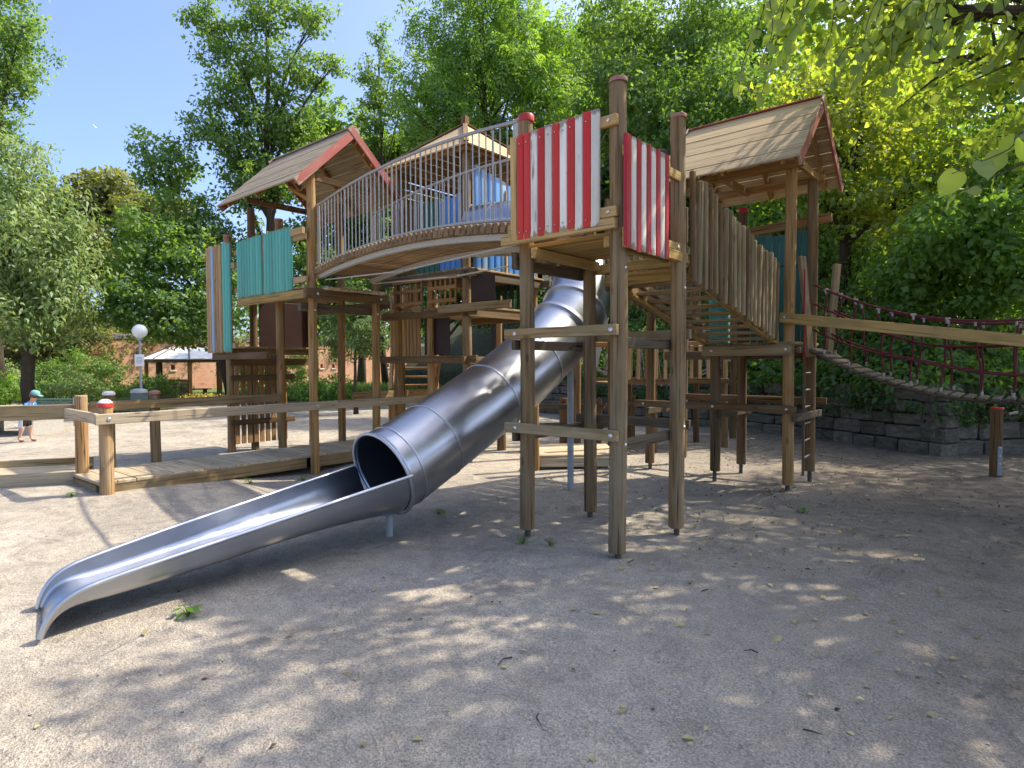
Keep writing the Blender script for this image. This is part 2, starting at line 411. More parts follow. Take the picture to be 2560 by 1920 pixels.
G_DARK = [(0.032, 0.075, 0.018), (0.062, 0.125, 0.03), (0.10, 0.18, 0.04)]
G_MID = [(0.055, 0.12, 0.022), (0.10, 0.19, 0.035), (0.15, 0.26, 0.05)]
G_BRIGHT = [(0.075, 0.16, 0.02), (0.12, 0.245, 0.03), (0.18, 0.32, 0.045)]
G_PALE = [(0.09, 0.16, 0.04), (0.15, 0.24, 0.06), (0.22, 0.31, 0.09)]
G_OLIVE = [(0.08, 0.11, 0.022), (0.14, 0.17, 0.035), (0.23, 0.22, 0.05)]
G_YELLOW = [(0.07, 0.14, 0.018), (0.13, 0.215, 0.025), (0.26, 0.29, 0.035)]
MAT['leaf_dark'] = foliage('dark_green_leaves', G_DARK, [(0.10, 0.22, 0.02), (0.26, 0.44, 0.04)], 0.42, 0.07)
MAT['leaf_mid'] = foliage('mid_green_leaves', G_MID, [(0.18, 0.36, 0.025), (0.42, 0.60, 0.06)], 0.47, 0.06)
MAT['leaf_bright'] = foliage('bright_green_leaves', G_BRIGHT, [(0.20, 0.44, 0.02), (0.48, 0.68, 0.06)], 0.5, 0.05)
MAT['leaf_pale'] = foliage('pale_green_leaves', G_PALE, [(0.24, 0.36, 0.08), (0.46, 0.58, 0.15)], 0.42, 0.06)
MAT['leaf_olive'] = foliage('olive_leaves', G_OLIVE, [(0.22, 0.27, 0.03), (0.48, 0.48, 0.06)], 0.42, 0.05)
MAT['leaf_yellow'] = foliage('sunlit_yellow_green_leaves', G_YELLOW, [(0.34, 0.52, 0.02), (0.80, 0.82, 0.07)], 0.56, 0.05)
MAT['leaf_near'] = foliage('broad_linden_leaves', [(0.07, 0.14, 0.018), (0.125, 0.21, 0.028), (0.20, 0.28, 0.04)], [(0.36, 0.56, 0.03), (0.74, 0.84, 0.08)], 0.58, 0.06, 3.0)
MAT['grass'] = foliage('grass_blades', [(0.06, 0.11, 0.02), (0.11, 0.18, 0.03), (0.2, 0.24, 0.06)], [(0.14, 0.24, 0.03), (0.34, 0.42, 0.08)], 0.4, 0.04)
MAT['flower'] = foliage('yellow_flowers', [(0.5, 0.36, 0.03), (0.6, 0.45, 0.05), (0.7, 0.55, 0.1)], [(0.5, 0.4, 0.05), (0.6, 0.5, 0.1)], 0.3, 0.03)
MAT['fallen'] = foliage('fallen_leaves', [(0.25, 0.19, 0.07), (0.42, 0.36, 0.14), (0.55, 0.52, 0.24)], [(0.3, 0.25, 0.08), (0.4, 0.36, 0.12)], 0.2, 0.06, 30.0)
MAT['litter'] = foliage('brown_leaf_litter', [(0.05, 0.03, 0.018), (0.10, 0.065, 0.035), (0.2, 0.13, 0.07)], [(0.08, 0.05, 0.02), (0.15, 0.1, 0.05)], 0.15, 0.04, 30.0)
MAT['pebble'] = plain('pebbles', (0.34, 0.32, 0.29), 0.9, 0.4, 60, 0.3)

# ------------------------------------------------------------------ object helpers
W = {}

def add(name, mesh, mat, M=None, parent=None):
    o = bpy.data.objects.new(name, mesh)
    COL.objects.link(o)
    M = M if M is not None else Matrix()
    if mat is not None:
        if not mesh.materials:
            mesh.materials.append(None)
        o.material_slots[0].link = 'OBJECT'
        o.material_slots[0].material = MAT[mat] if isinstance(mat, str) else mat
    o.matrix_basis = M
    W[o] = M.copy()
    if parent is not None:
        o.parent = parent
        o.matrix_parent_inverse = W[parent].inverted()
    return o

def tag(o, label, cat, group=None):
    o['label'] = label
    o['category'] = cat
    if group:
        o['group'] = group
    return o

def thing(name, label, cat, loc, group=None):
    o = bpy.data.objects.new(name, None)
    COL.objects.link(o)
    o.empty_display_size = 0.1
    o.matrix_basis = Matrix.Translation(Vector(loc))
    W[o] = o.matrix_basis.copy()
    return tag(o, label, cat, group)

def kind(o, k):
    o['kind'] = k
    return o

def mesh_from(name, verts, faces, smooth=False):
    me = bpy.data.meshes.new(name)
    me.from_pydata([tuple(v) for v in verts], [], faces)
    if smooth:
        me.polygons.foreach_set('use_smooth', [True] * len(me.polygons))
    me.update()
    return me

CACHE = {}

def q5(x):
    return round(x * 200) / 200 if x > 0.05 else round(x * 1000) / 1000

def box_me(w, t, l, ch=0.006):
    """chamfered board: width along x, thickness along y, length along z from 0"""
    w, t, l = q5(w), q5(t), q5(l)
    key = ('box', w, t, l, ch)
    if key in CACHE:
        return CACHE[key]
    c = min(ch, w * 0.3, t * 0.3, l * 0.3)
    V, F = [], []
    x, y = w / 2, t / 2
    prof = [(x - c, -y), (x, -y + c), (x, y - c), (x - c, y), (-x + c, y), (-x, y - c), (-x, -y + c), (-x + c, -y)]
    inn = [(x - c, -y + c), (x - c, -y + c), (x - c, y - c), (x - c, y - c), (-x + c, y - c), (-x + c, y - c), (-x + c, -y + c), (-x + c, -y + c)]
    for z, p in ((0, [(a, b) for a, b in inn]), (c, prof), (l - c, prof), (l, inn)):
        V += [(a, b, z) for a, b in p]
    for k in range(3):
        for i in range(8):
            j = (i + 1) % 8
            F.append((k * 8 + i, k * 8 + j, k * 8 + 8 + j, k * 8 + 8 + i))
    F.append(tuple(range(7, -1, -1)))
    F.append(tuple(range(24, 32)))
    me = mesh_from('board', V, F)
    me.validate()
    CACHE[key] = me
    return me

def cyl_me(r, l, n=14, ch=0.012, taper=1.0, wob=0.0, seed=0):
    r, l = round(r, 3), round(l, 2)
    key = ('cyl', r, l, n, ch, taper, wob, seed)
    if key in CACHE:
        return CACHE[key]
    V, F = [], []
    rr = random.Random(seed * 31 + 5)
    ph = [rr.uniform(0, 6.28) for _ in range(3)]
    zs = [0, ch] + ([l * k / 6 for k in range(1, 6)] if wob else []) + [l - ch, l]
    for i, z in enumerate(zs):
        s = 1 + (taper - 1) * z / max(l, 1e-6)
        rad = r * s - (ch if i in (0, len(zs) - 1) else 0)
        ox = wob * math.sin(z * 1.3 + ph[0])
        oy = wob * math.sin(z * 1.7 + ph[1])
        for k in range(n):
            a = 2 * math.pi * k / n
            ra = rad * (1 + (wob * 1.2) * math.sin(2 * a + ph[2] + z))
            V.append((ox + ra * math.cos(a), oy + ra * math.sin(a), z))
    m = len(zs)
    for j in range(m - 1):
        for k in range(n):
            k2 = (k + 1) % n
            F.append((j * n + k, j * n + k2, j * n + n + k2, j * n + n + k))
    F.append(tuple(range(n - 1, -1, -1)))
    F.append(tuple(range((m - 1) * n, m * n)))
    me = mesh_from('round_timber', V, F)
    sm = [True] * (len(F) - 2) + [False, False]
    me.polygons.foreach_set('use_smooth', sm)
    me.set_sharp_from_angle(angle=math.radians(40))
    CACHE[key] = me
    return me

def half_me(w, t, l, cut=0.0, ex=0.62):
    """half-round paling, round side towards +y, length along z; cut = slanted foot"""
    w, t, l = q5(w), q5(t), q5(l)
    key = ('half', w, t, l, cut, ex)
    if key in CACHE:
        return CACHE[key]
    n = 8
    def se(v, e):
        return math.copysign(abs(v) ** e, v)
    prof = [(-w / 2, 0.0)] + [(-w / 2 * se(math.cos(math.pi * k / n), ex), t * 0.3 + t * 0.7 * se(math.sin(math.pi * k / n), ex)) for k in range(n + 1)] + [(w / 2, 0.0)]
    V, F = [], []
    m = len(prof)
    for z, s in ((0, 0.96), (0.008, 1.0), (l - 0.008, 1.0), (l, 0.96)):
        for x, y in prof:
            zz = z + (cut * (y / t) if z < l / 2 else 0)
            V.append((x * s, y * (s if y > 0.01 else 1), zz))
    for j in range(3):
        for k in range(m):
            k2 = (k + 1) % m
            F.append((j * m + k2, j * m + k, j * m + m + k, j * m + m + k2))
    F.append(tuple(range(m)))
    F.append(tuple(range(4 * m - 1, 3 * m - 1, -1)))
    me = mesh_from('half_round_paling', V, F)
    me.polygons.foreach_set('use_smooth', [True] * (len(F) - 2) + [False, False])
    me.set_sharp_from_angle(angle=math.radians(42))
    CACHE[key] = me
    return me

def frame(p0, p1, side):
    """matrix with local z along p0->p1 and local x as near as possible to side"""
    p0, p1 = Vector(p0), Vector(p1)
    z = (p1 - p0).normalized()
    x = Vector(side)
    x = (x - z * x.dot(z)).normalized()
    y = z.cross(x)
    return Matrix(((x.x, y.x, z.x, p0.x), (x.y, y.y, z.y, p0.y), (x.z, y.z, z.z, p0.z), (0, 0, 0, 1)))

def board(name, p0, p1, w, t, mat, parent=None, side=(0, 0, 1), ch=0.006):
    """w is measured along side, t across it"""
    l = (Vector(p1) - Vector(p0)).length
    return add(name, box_me(w, t, l, ch), mat, frame(p0, p1, side), parent)

def rod(name, p0, p1, r, mat, parent=None, n=8, ch=0.002):
    p0, p1 = Vector(p0), Vector(p1)
    d = p1 - p0
    s = (1, 0, 0) if abs(d.normalized().x) < 0.9 else (0, 1, 0)
    return add(name, cyl_me(r, d.length, n, min(ch, r * 0.4)), mat, frame(p0, p1, s), parent)

def post(x, y, z0, z1, r, mat, parent, lean=(0, 0), name='post', seed=None):
    sd = rng.randrange(6) if seed is None else seed
    M = Matrix.Translation((x, y, z0)) @ Matrix.Rotation(lean[0], 4, 'X') @ Matrix.Rotation(lean[1], 4, 'Y') @ Matrix.Rotation(rng.uniform(0, 6.28), 4, 'Z')
    return add(name, cyl_me(r, z1 - z0, 16, 0.008, 0.97, 0.006, sd), mat, M, parent)

def foot(p, x, y, z0, parent_post):
    rod('foot_rod', (x, y, -0.15), (x, y, z0 + 0.01), 0.028, 'rod', parent_post)

def cap(x, y, z, r, mat, pst, dome=0.0, h=0.035):
    key = ('cap', round(r, 3), dome, h)
    if key not in CACHE:
        n = 18
        rings = [(r, 0), (r, h)]
        if dome:
            rings += [(r * 0.97, h + dome * 0.15), (r * 0.7, h + dome * 0.65), (r * 0.35, h + dome * 0.92), (0.004, h + dome)]
        else:
            rings += [(r * 0.93, h + 0.008), (0.004, h + 0.012)]
        V = [(a * math.cos(2 * math.pi * k / n), a * math.sin(2 * math.pi * k / n), b) for a, b in rings for k in range(n)]
        F = [(j * n + k, j * n + (k + 1) % n, j * n + n + (k + 1) % n, j * n + n + k) for j in range(len(rings) - 1) for k in range(n)]
        F.append(tuple(range(n - 1, -1, -1)))
        me = mesh_from('post_cap', V, F, True)
        me.set_sharp_from_angle(angle=math.radians(40))
        CACHE[key] = me
    return add('post_cap', CACHE[key], mat, Matrix.Translation((x, y, z)), pst)

def bolt(p, d, parent, r=0.016):
    p, d = Vector(p), Vector(d).normalized()
    s = (1, 0, 0) if abs(d.x) < 0.9 else (0, 1, 0)
    key = ('bolt', r)
    if key not in CACHE:
        n = 10
        rings = [(r, 0), (r, 0.004), (r * 0.8, 0.009), (0.002, 0.012)]
        V = [(a * math.cos(2 * math.pi * k / n), a * math.sin(2 * math.pi * k / n), b) for a, b in rings for k in range(n)]
        F = [(j * n + k, j * n + (k + 1) % n, j * n + n + (k + 1) % n, j * n + n + k) for j in range(3) for k in range(n)]
        CACHE[key] = mesh_from('bolt_head', V, F, True)
    return add('bolt', CACHE[key], 'bolt', frame(p - d * 0.001, p + d, s), parent)

def tube_me(pts, radii, n=8, closed=True):
    pts = [Vector(p) for p in pts]
    V, F = [], []
    prev = None
    for i, p in enumerate(pts):
        t = (pts[min(i + 1, len(pts) - 1)] - pts[max(i - 1, 0)]).normalized()
        if prev is None:
            a = Vector((0, 0, 1)) if abs(t.z) < 0.9 else Vector((1, 0, 0))
            u = (a - t * a.dot(t)).normalized()
        else:
            u = (prev - t * prev.dot(t)).normalized()
        prev = u
        v = t.cross(u)
        r = radii[i] if hasattr(radii, '__len__') else radii
        for k in range(n):
            a = 2 * math.pi * k / n
            V.append(p + u * (r * math.cos(a)) + v * (r * math.sin(a)))
    m = len(pts)
    for j in range(m - 1):
        for k in range(n):
            k2 = (k + 1) % n
            F.append((j * n + k, j * n + k2, j * n + n + k2, j * n + n + k))
    if closed:
        F.append(tuple(range(n - 1, -1, -1)))
        F.append(tuple(range((m - 1) * n, m * n)))
    return V, F

def tube(name, pts, r, mat, parent=None, n=8):
    V, F = tube_me(pts, r, n)
    me = mesh_from(name, V, F, True)
    me.set_sharp_from_angle(angle=math.radians(60))
    return add(name, me, mat, None, parent)

def catmull(P, k=6):
    P = [Vector(p) for p in P]
    Q = [P[0] * 2 - P[1]] + P + [P[-1] * 2 - P[-2]]
    out = []
    for i in range(1, len(Q) - 2):
        a, b, c, d = Q[i - 1], Q[i], Q[i + 1], Q[i + 2]
        for j in range(k):
            t = j / k
            out.append(0.5 * (2 * b + (c - a) * t + (2 * a - 5 * b + 4 * c - d) * t * t + (3 * b - a - 3 * c + d) * t ** 3))
    out.append(P[-1])
    return out

def lerp(a, b, t):
    return Vector(a).lerp(Vector(b), t)

# ------------------------------------------------------------------ the ground
def vnoise(x, y, s):
    return (math.sin(x * 1.7 * s + 1.3) * math.cos(y * 1.3 * s - 0.4) + 0.5 * math.sin(x * 3.1 * s - y * 2.3 * s + 2.0) + 0.3 * math.cos(x * 5.3 * s + y * 4.7 * s)) / 1.8

def bump2(x, y, cx, cy, r):
    return math.exp(-((x - cx) ** 2 + (y - cy) ** 2) / (r * r))

def zg(x, y):
    z = 0.014 * vnoise(x, y, 0.9) + 0.007 * vnoise(x + 3, y - 7, 3.1)
    z += 0.05 * bump2(x, y, -6.8, -2.6, 2.2)
    z -= 0.11 * bump2(x, y, -5.7, 0.8, 1.0)
    z -= 0.045 * bump2(x, y, -2.1, -3.9, 0.6)
    for (px, py) in ((0, 0), (0.05, 0.97), (-1, 0.06), (-0.94, 1.03), (0.22, 3.75), (0.28, 4.55), (-0.7, 3.75), (-0.65, 4.6)):
        z -= 0.03 * bump2(x, y, px, py, 0.28)
    return z

def build_ground():
    n = 260
    t = np.linspace(-1, 1, n)
    xs = np.sinh(t * 4.6) / math.sinh(4.6) * 420
    V = []
    cx, cy = -1.5, 1.0
    for yv in xs:
        for xv in xs:
            x, y = cx + float(xv), cy + float(yv)
            d = math.hypot(x - cx, y - cy)
            V.append((x, y, zg(x, y) if d < 25 else 0.0))
    F = [(j * n + i, j * n + i + 1, j * n + n + i + 1, j * n + n + i) for j in range(n - 1) for i in range(n - 1)]
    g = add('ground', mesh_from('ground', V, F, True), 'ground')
    kind(g, 'structure')
build_ground()

def sheet(name, pts, z, mat, k='structure'):
    me = mesh_from(name, [(p[0], p[1], z) for p in pts], [tuple(range(len(pts)))])
    return kind(add(name, me, mat), k)

def uneven(a, b, n, amp, sd):
    r = random.Random(sd)
    return [(a[0] + (b[0] - a[0]) * i / n + r.uniform(-amp, amp), a[1] + (b[1] - a[1]) * i / n + r.uniform(-amp, amp)) for i in range(n + 1)]

_l1 = uneven((-34, 17.4), (-13.0, 20.6), 26, 0.25, 1) + uneven((-12.0, 22.4), (-34, 20.8), 20, 0.2, 2)
sheet('lawn', [site(*p) for p in _l1], 0.03, 'lawn')
_l2 = uneven((-60, 25.5), (-8, 26.5), 40, 0.3, 3) + uneven((-3, 24.5), (10, 27), 16, 0.3, 4) + [(30, 60), (-70, 60)]
sheet('lawn', [site(*p) for p in _l2], 0.035, 'lawn')

# hillside behind the dry-stone wall
WALL = [(-9.5, 11.2), (-7.2, 10.6), (-5.1, 10.15), (-3.4, 10.25), (-0.76, 9.42), (1.42, 8.05), (2.5, 9.3), (4.6, 10.6), (8.0, 11.5)]
HD = Vector((site(0.3, 1.0)[0] - CAM.x, site(0.3, 1.0)[1] - CAM.y)).normalized()

def hill_z(x, y, d):
    return 0.92 + 0.50 * d - 0.006 * d * d + 0.18 * vnoise(x, y, 0.35)

def build_hill():
    dist = [0.50, 0.7, 1.2, 2.2, 3.5, 5, 7, 9.5, 12.5, 16, 20, 25]
    V, F = [], []
    base = []
    for i in range(len(WALL) - 1):
        for k in range(4):
            t = k / 4
            base.append((WALL[i][0] * (1 - t) + WALL[i + 1][0] * t, WALL[i][1] * (1 - t) + WALL[i + 1][1] * t))
    base.append(WALL[-1])
    base = [(base[0][0] - 12, base[0][1] + 4)] + base + [(base[-1][0] + 14, base[-1][1] + 2)]
    m = len(dist)
    for b in base:
        V.append((b[0] + HD.x * 0.48, b[1] + HD.y * 0.48, -0.1))
        for d in dist:
            x, y = b[0] + HD.x * d, b[1] + HD.y * d
            V.append((x, y, hill_z(x, y, d)))
    m += 1
    for i in range(len(base) - 1):
        for j in range(m - 1):
            F.append((i * m + j, (i + 1) * m + j, (i + 1) * m + j + 1, i * m + j + 1))
    kind(add('hillside', mesh_from('hillside', V, F, True), 'soil'), 'structure')
    return base
HILL_BASE = build_hill()

# ------------------------------------------------------------------ red and white striped tower
def roof_gable(root, x0, x1, yr, zr, half, ze_f, ze_b, mat, n, bargemat, rafters, gap=0.006, thick=0.024, capmat='barge'):
    """boarded gable roof with its ridge along X; part of root"""
    rf = add('roof', box_me(0.09, 0.05, abs(x1 - x0) - 0.02), 'barge', frame((min(x0, x1) + 0.01, yr, zr - 0.055), (max(x0, x1), yr, zr - 0.055), (0, 0, 1)), root)
    for s, ze in ((-1, ze_f), (1, ze_b)):
        top = Vector((0, yr, zr))
        bot = Vector((0, yr + s * half, ze))
        sl = bot - top
        L = sl.length
        d = sl / L
        nrm = Vector((0, -d.z * s, d.y * s))
        if nrm.z < 0:
            nrm = -nrm
        bw = L / n
        for i in range(n):
            c = top + d * (bw * (i + 0.5)) + nrm * (0.004 if i % 2 else 0.0)
            j = rng.uniform(-0.012, 0.012)
            board('roof_board', (min(x0, x1) + j, c.y, c.z), (max(x0, x1) + j, c.y, c.z), bw - gap, thick, mat, rf, d, 0.004)
        for xr in rafters:
            a = top + d * 0.03 - nrm * 0.055
            b = top + d * (L - 0.06) - nrm * 0.055
            board('rafter', (xr, a.y, a.z), (xr, b.y, b.z), 0.05, 0.08, 'lattice', rf, (1, 0, 0))
        for xe in (x0, x1):
            o = (0.004 if xe > (x0 + x1) / 2 else 0.05) + 0.0035 * s
            a = top - nrm * 0.052 - d * 0.055
            b = top + d * (L + 0.012) - nrm * 0.052
            board('barge_board', (xe + o, a.y, a.z), (xe + o, b.y, b.z), 0.125, 0.026, bargemat, rf, nrm)
    board('ridge_cap', (min(x0, x1) - 0.02, yr, zr + 0.026), (max(x0, x1) + 0.02, yr, zr + 0.026), 0.075, 0.02, capmat, rf, (0, 1, 0))
    return rf

def build_striped_tower():
    t = thing('striped_tower', 'wooden tower on four tall round posts with red and white striped plank sides', 'climbing tower', (-0.45, 0.5, 0))
    A, B, C, D = (-1.0, 0.06), (0.0, 0.0), (0.06, 0.97), (-0.94, 1.03)
    for nm, (x, y), z0, z1, cm, r in (('A', A, 0.05, 3.80, 'cap_red', 0.070), ('B', B, 0.035, 3.84, 'cap_faded', 0.072), ('C', C, 0.05, 3.83, 'cap_faded', 0.071), ('D', D, 0.04, 3.5, 'cap_faded', 0.068)):
        p = post(x, y, z0, z1, r, 'post_grey', t)
        foot(None, x, y, z0, p)
        cap(x, y, z1 - 0.004, r + 0.004, cm, p, 0.0, 0.055 if nm == 'A' else 0.028)
    # platform floor and joists
    for i in range(9):
        y = 0.08 + i * 0.108
        board('floor_plank', (-1.02, y, 2.655), (0.06, y, 2.655), 0.10, 0.036, 'beam_yellow', t, (0, 1, 0))
    for x in (-0.86, -0.10):
        board('joist', (x, -0.02, 2.585), (x, 1.05, 2.585), 0.09, 0.06, 'beam_yellow', t)
    board('floor_beam', (-1.15, -0.108, 2.705), (0.045, -0.108, 2.705), 0.085, 0.055, 'edge_plank', t)
    board('floor_beam', (0.095, -0.06, 2.56), (0.095, 1.06, 2.56), 0.09, 0.055, 'beam_yellow', t)
    board('floor_beam', (-1.10, 1.115, 2.56), (0.12, 1.115, 2.56), 0.10, 0.06, 'beam_yellow', t)
    board('floor_beam', (-1.09, -0.02, 2.54), (-1.09, 1.12, 2.54), 0.15, 0.06, 'beam_dark', t)
    board('stair_header', (-0.80, 1.13, 2.44), (0.02, 1.13, 2.44), 0.12, 0.06, 'beam_yellow', t)
    # striped sides
    cols = ['edge_plank', 'red', 'red', 'white', 'red', 'white', 'red', 'white', 'red', 'white', 'red', 'white']
    w = (1.03 - 0.099) / 12
    for i, c in enumerate(cols):
        x = -1.03 + w * (i + 0.5)
        zb = 2.69 + rng.uniform(-0.01, 0.01)
        zt = 3.605 + 0.02 * i / 11 + rng.uniform(-0.003, 0.003)
        if c == 'edge_plank':
            zb = 2.675
        o = add('stripe_plank', half_me(w - 0.002, 0.03, zt - zb, 0.012, 0.45), c, frame((x, -0.112, zb), (x, -0.112, zt), (-1, 0, 0)), t)
        if c == 'red' or i in (5, 7):
            for zz in (zb + 0.07, zt - 0.08):
                bolt((x, -0.146, zz), (0, -1, 0), o, 0.007)
    for z in (3.52, 2.80):
        board('side_rail', (-1.08, -0.088, z), (0.045, -0.088, z), 0.085, 0.045, 'edge_plank', t)
        bolt((-0.03, -0.112, z), (0, -1, 0), t, 0.017)
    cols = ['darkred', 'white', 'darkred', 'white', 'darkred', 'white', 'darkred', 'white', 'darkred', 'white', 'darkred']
    w = 0.083
    for i, c in enumerate(cols[2:]):
        y = -0.115 + w * (i + 0.5)
        zb = 2.525 + rng.uniform(-0.012, 0.012)
        zt = 3.385 + rng.uniform(-0.003, 0.003)
        add('stripe_plank', half_me(w - 0.001, 0.03, zt - zb, -0.03, 0.45), c, frame((0.112, y, zb), (0.112, y, zt), (0, -1, 0)), t)
    for z in (3.28, 2.635):
        board('side_rail', (0.088, -0.06, z), (0.088, 0.93 if z > 3 else 1.0, z), 0.085, 0.045, 'beam_yellow', t)
    bolt((0.115, 0.86, 2.635), (1, 0, 0), t, 0.017)
    # dark hand block beside post C
    board('hand_grip', (-0.06, 0.9, 3.35), (-0.06, 0.9, 3.56), 0.10, 0.10, 'beam_dark', t, (1, 0, 0), 0.03)
    # climbing bars
    for z in (1.861, 1.008):
        board('climbing_bar', (-1.13, -0.093, z), (0.05, -0.093, z), 0.092, 0.05, 'beam', t)
        for x in (-1.0, 0.0):
            bolt((x - 0.0, -0.119, z), (0, -1, 0), t, 0.021)
        board('climbing_bar', (-1.16, 1.118, z + 0.0), (0.12, 1.118, z + 0.0), 0.092, 0.05, 'beam_dark' if z < 1.5 else 'beam', t)
        for x in (-0.94, 0.06):
            bolt((x, 1.144, z), (0, 1, 0), t, 0.02)
            bolt((x, 1.092, z), (0, -1, 0), t, 0.02)
    for z in (1.765, 0.915):
        board('climbing_bar', (-1.09, -0.03, z), (-1.09, 1.14, z), 0.09, 0.05, 'beam_dark', t)
        board('climbing_bar', (-0.025, 0.02, z), (-0.025, 1.09, z), 0.09, 0.05, 'beam_dark', t)
    for (x, y, z) in ((0.0, 0.0, 2.36), (0.06, 0.97, 2.28), (0.06, 0.97, 1.0), (0.0, 0.0, 0.93)):
        bolt((x + 0.069, y, z), (1, 0, 0), t, 0.017)
build_striped_tower()

# ------------------------------------------------------------------ stair from the striped tower to the roofed lookout
def build_stair():
    t = thing('wooden_stair', 'steep wooden stair with paling sides between the striped tower and the roofed lookout', 'stair', (-0.3, 2.3, 1.7))
    ya, yb, za, zb = 1.16, 3.72, 2.46, 1.80
    for x in (0.10, -0.80):
        board('stringer', (x, ya, za + 0.03), (x, yb, zb + 0.085), 0.15, 0.05, 'beam_yellow' if x > 0 else 'beam', t)
        board('stringer_lip', (x - 0.045 * (1 if x > 0 else -1), ya, za - 0.03), (x - 0.045 * (1 if x > 0 else -1), yb, zb + 0.025), 0.03, 0.04, 'beam_yellow', t)
    n = 10
    for i in range(n):
        f = (i + 0.5) / n
        y = ya + (yb - ya) * f
        z = za + (zb - za) * f + 0.06
        board('tread', (-0.775, y, z), (0.075, y, z), 0.17, 0.036, 'beam', t, (0, 1, 0))
    n = 20
    for i in range(n):
        f = (i + 0.3) / n
        y = 1.06 + (3.60 - 1.06) * f
        zt = 3.36 - 0.55 * f + rng.uniform(-0.03, 0.03)
        zb_ = 2.36 - 0.50 * f + rng.uniform(-0.03, 0.02)
        s = rng.uniform(-0.012, 0.012)
        board('paling', (0.155, y + s, zb_), (0.155 + rng.uniform(-.012, .012), y - s, zt), 0.066 + rng.uniform(-0.012, 0.008), 0.05, 'paling' if rng.random() < 0.7 else 'post_dark', t, (0, 1, 0), 0.012)
    for i in range(18):
        f = (i + 0.4) / 18
        y = 1.2 + 2.45 * f
        zt = 3.33 - 0.55 * f + rng.uniform(-0.03, 0.03)
        zb_ = 2.36 - 0.50 * f
        add('paling', half_me(0.08, 0.04, zt - zb_), 'paling', frame((-0.845, y, zb_), (-0.845, y, zt), (0, 1, 0)), t)
    for dz in (0.72, 0.18):
        board('handrail', (0.112, 1.06, 2.45 + dz), (0.112, 3.62, 1.93 + dz), 0.07, 0.04, 'beam', t)
        board('handrail', (-0.82, 1.2, 2.45 + dz), (-0.82, 3.62, 1.93 + dz), 0.07, 0.04, 'beam', t)
build_stair()

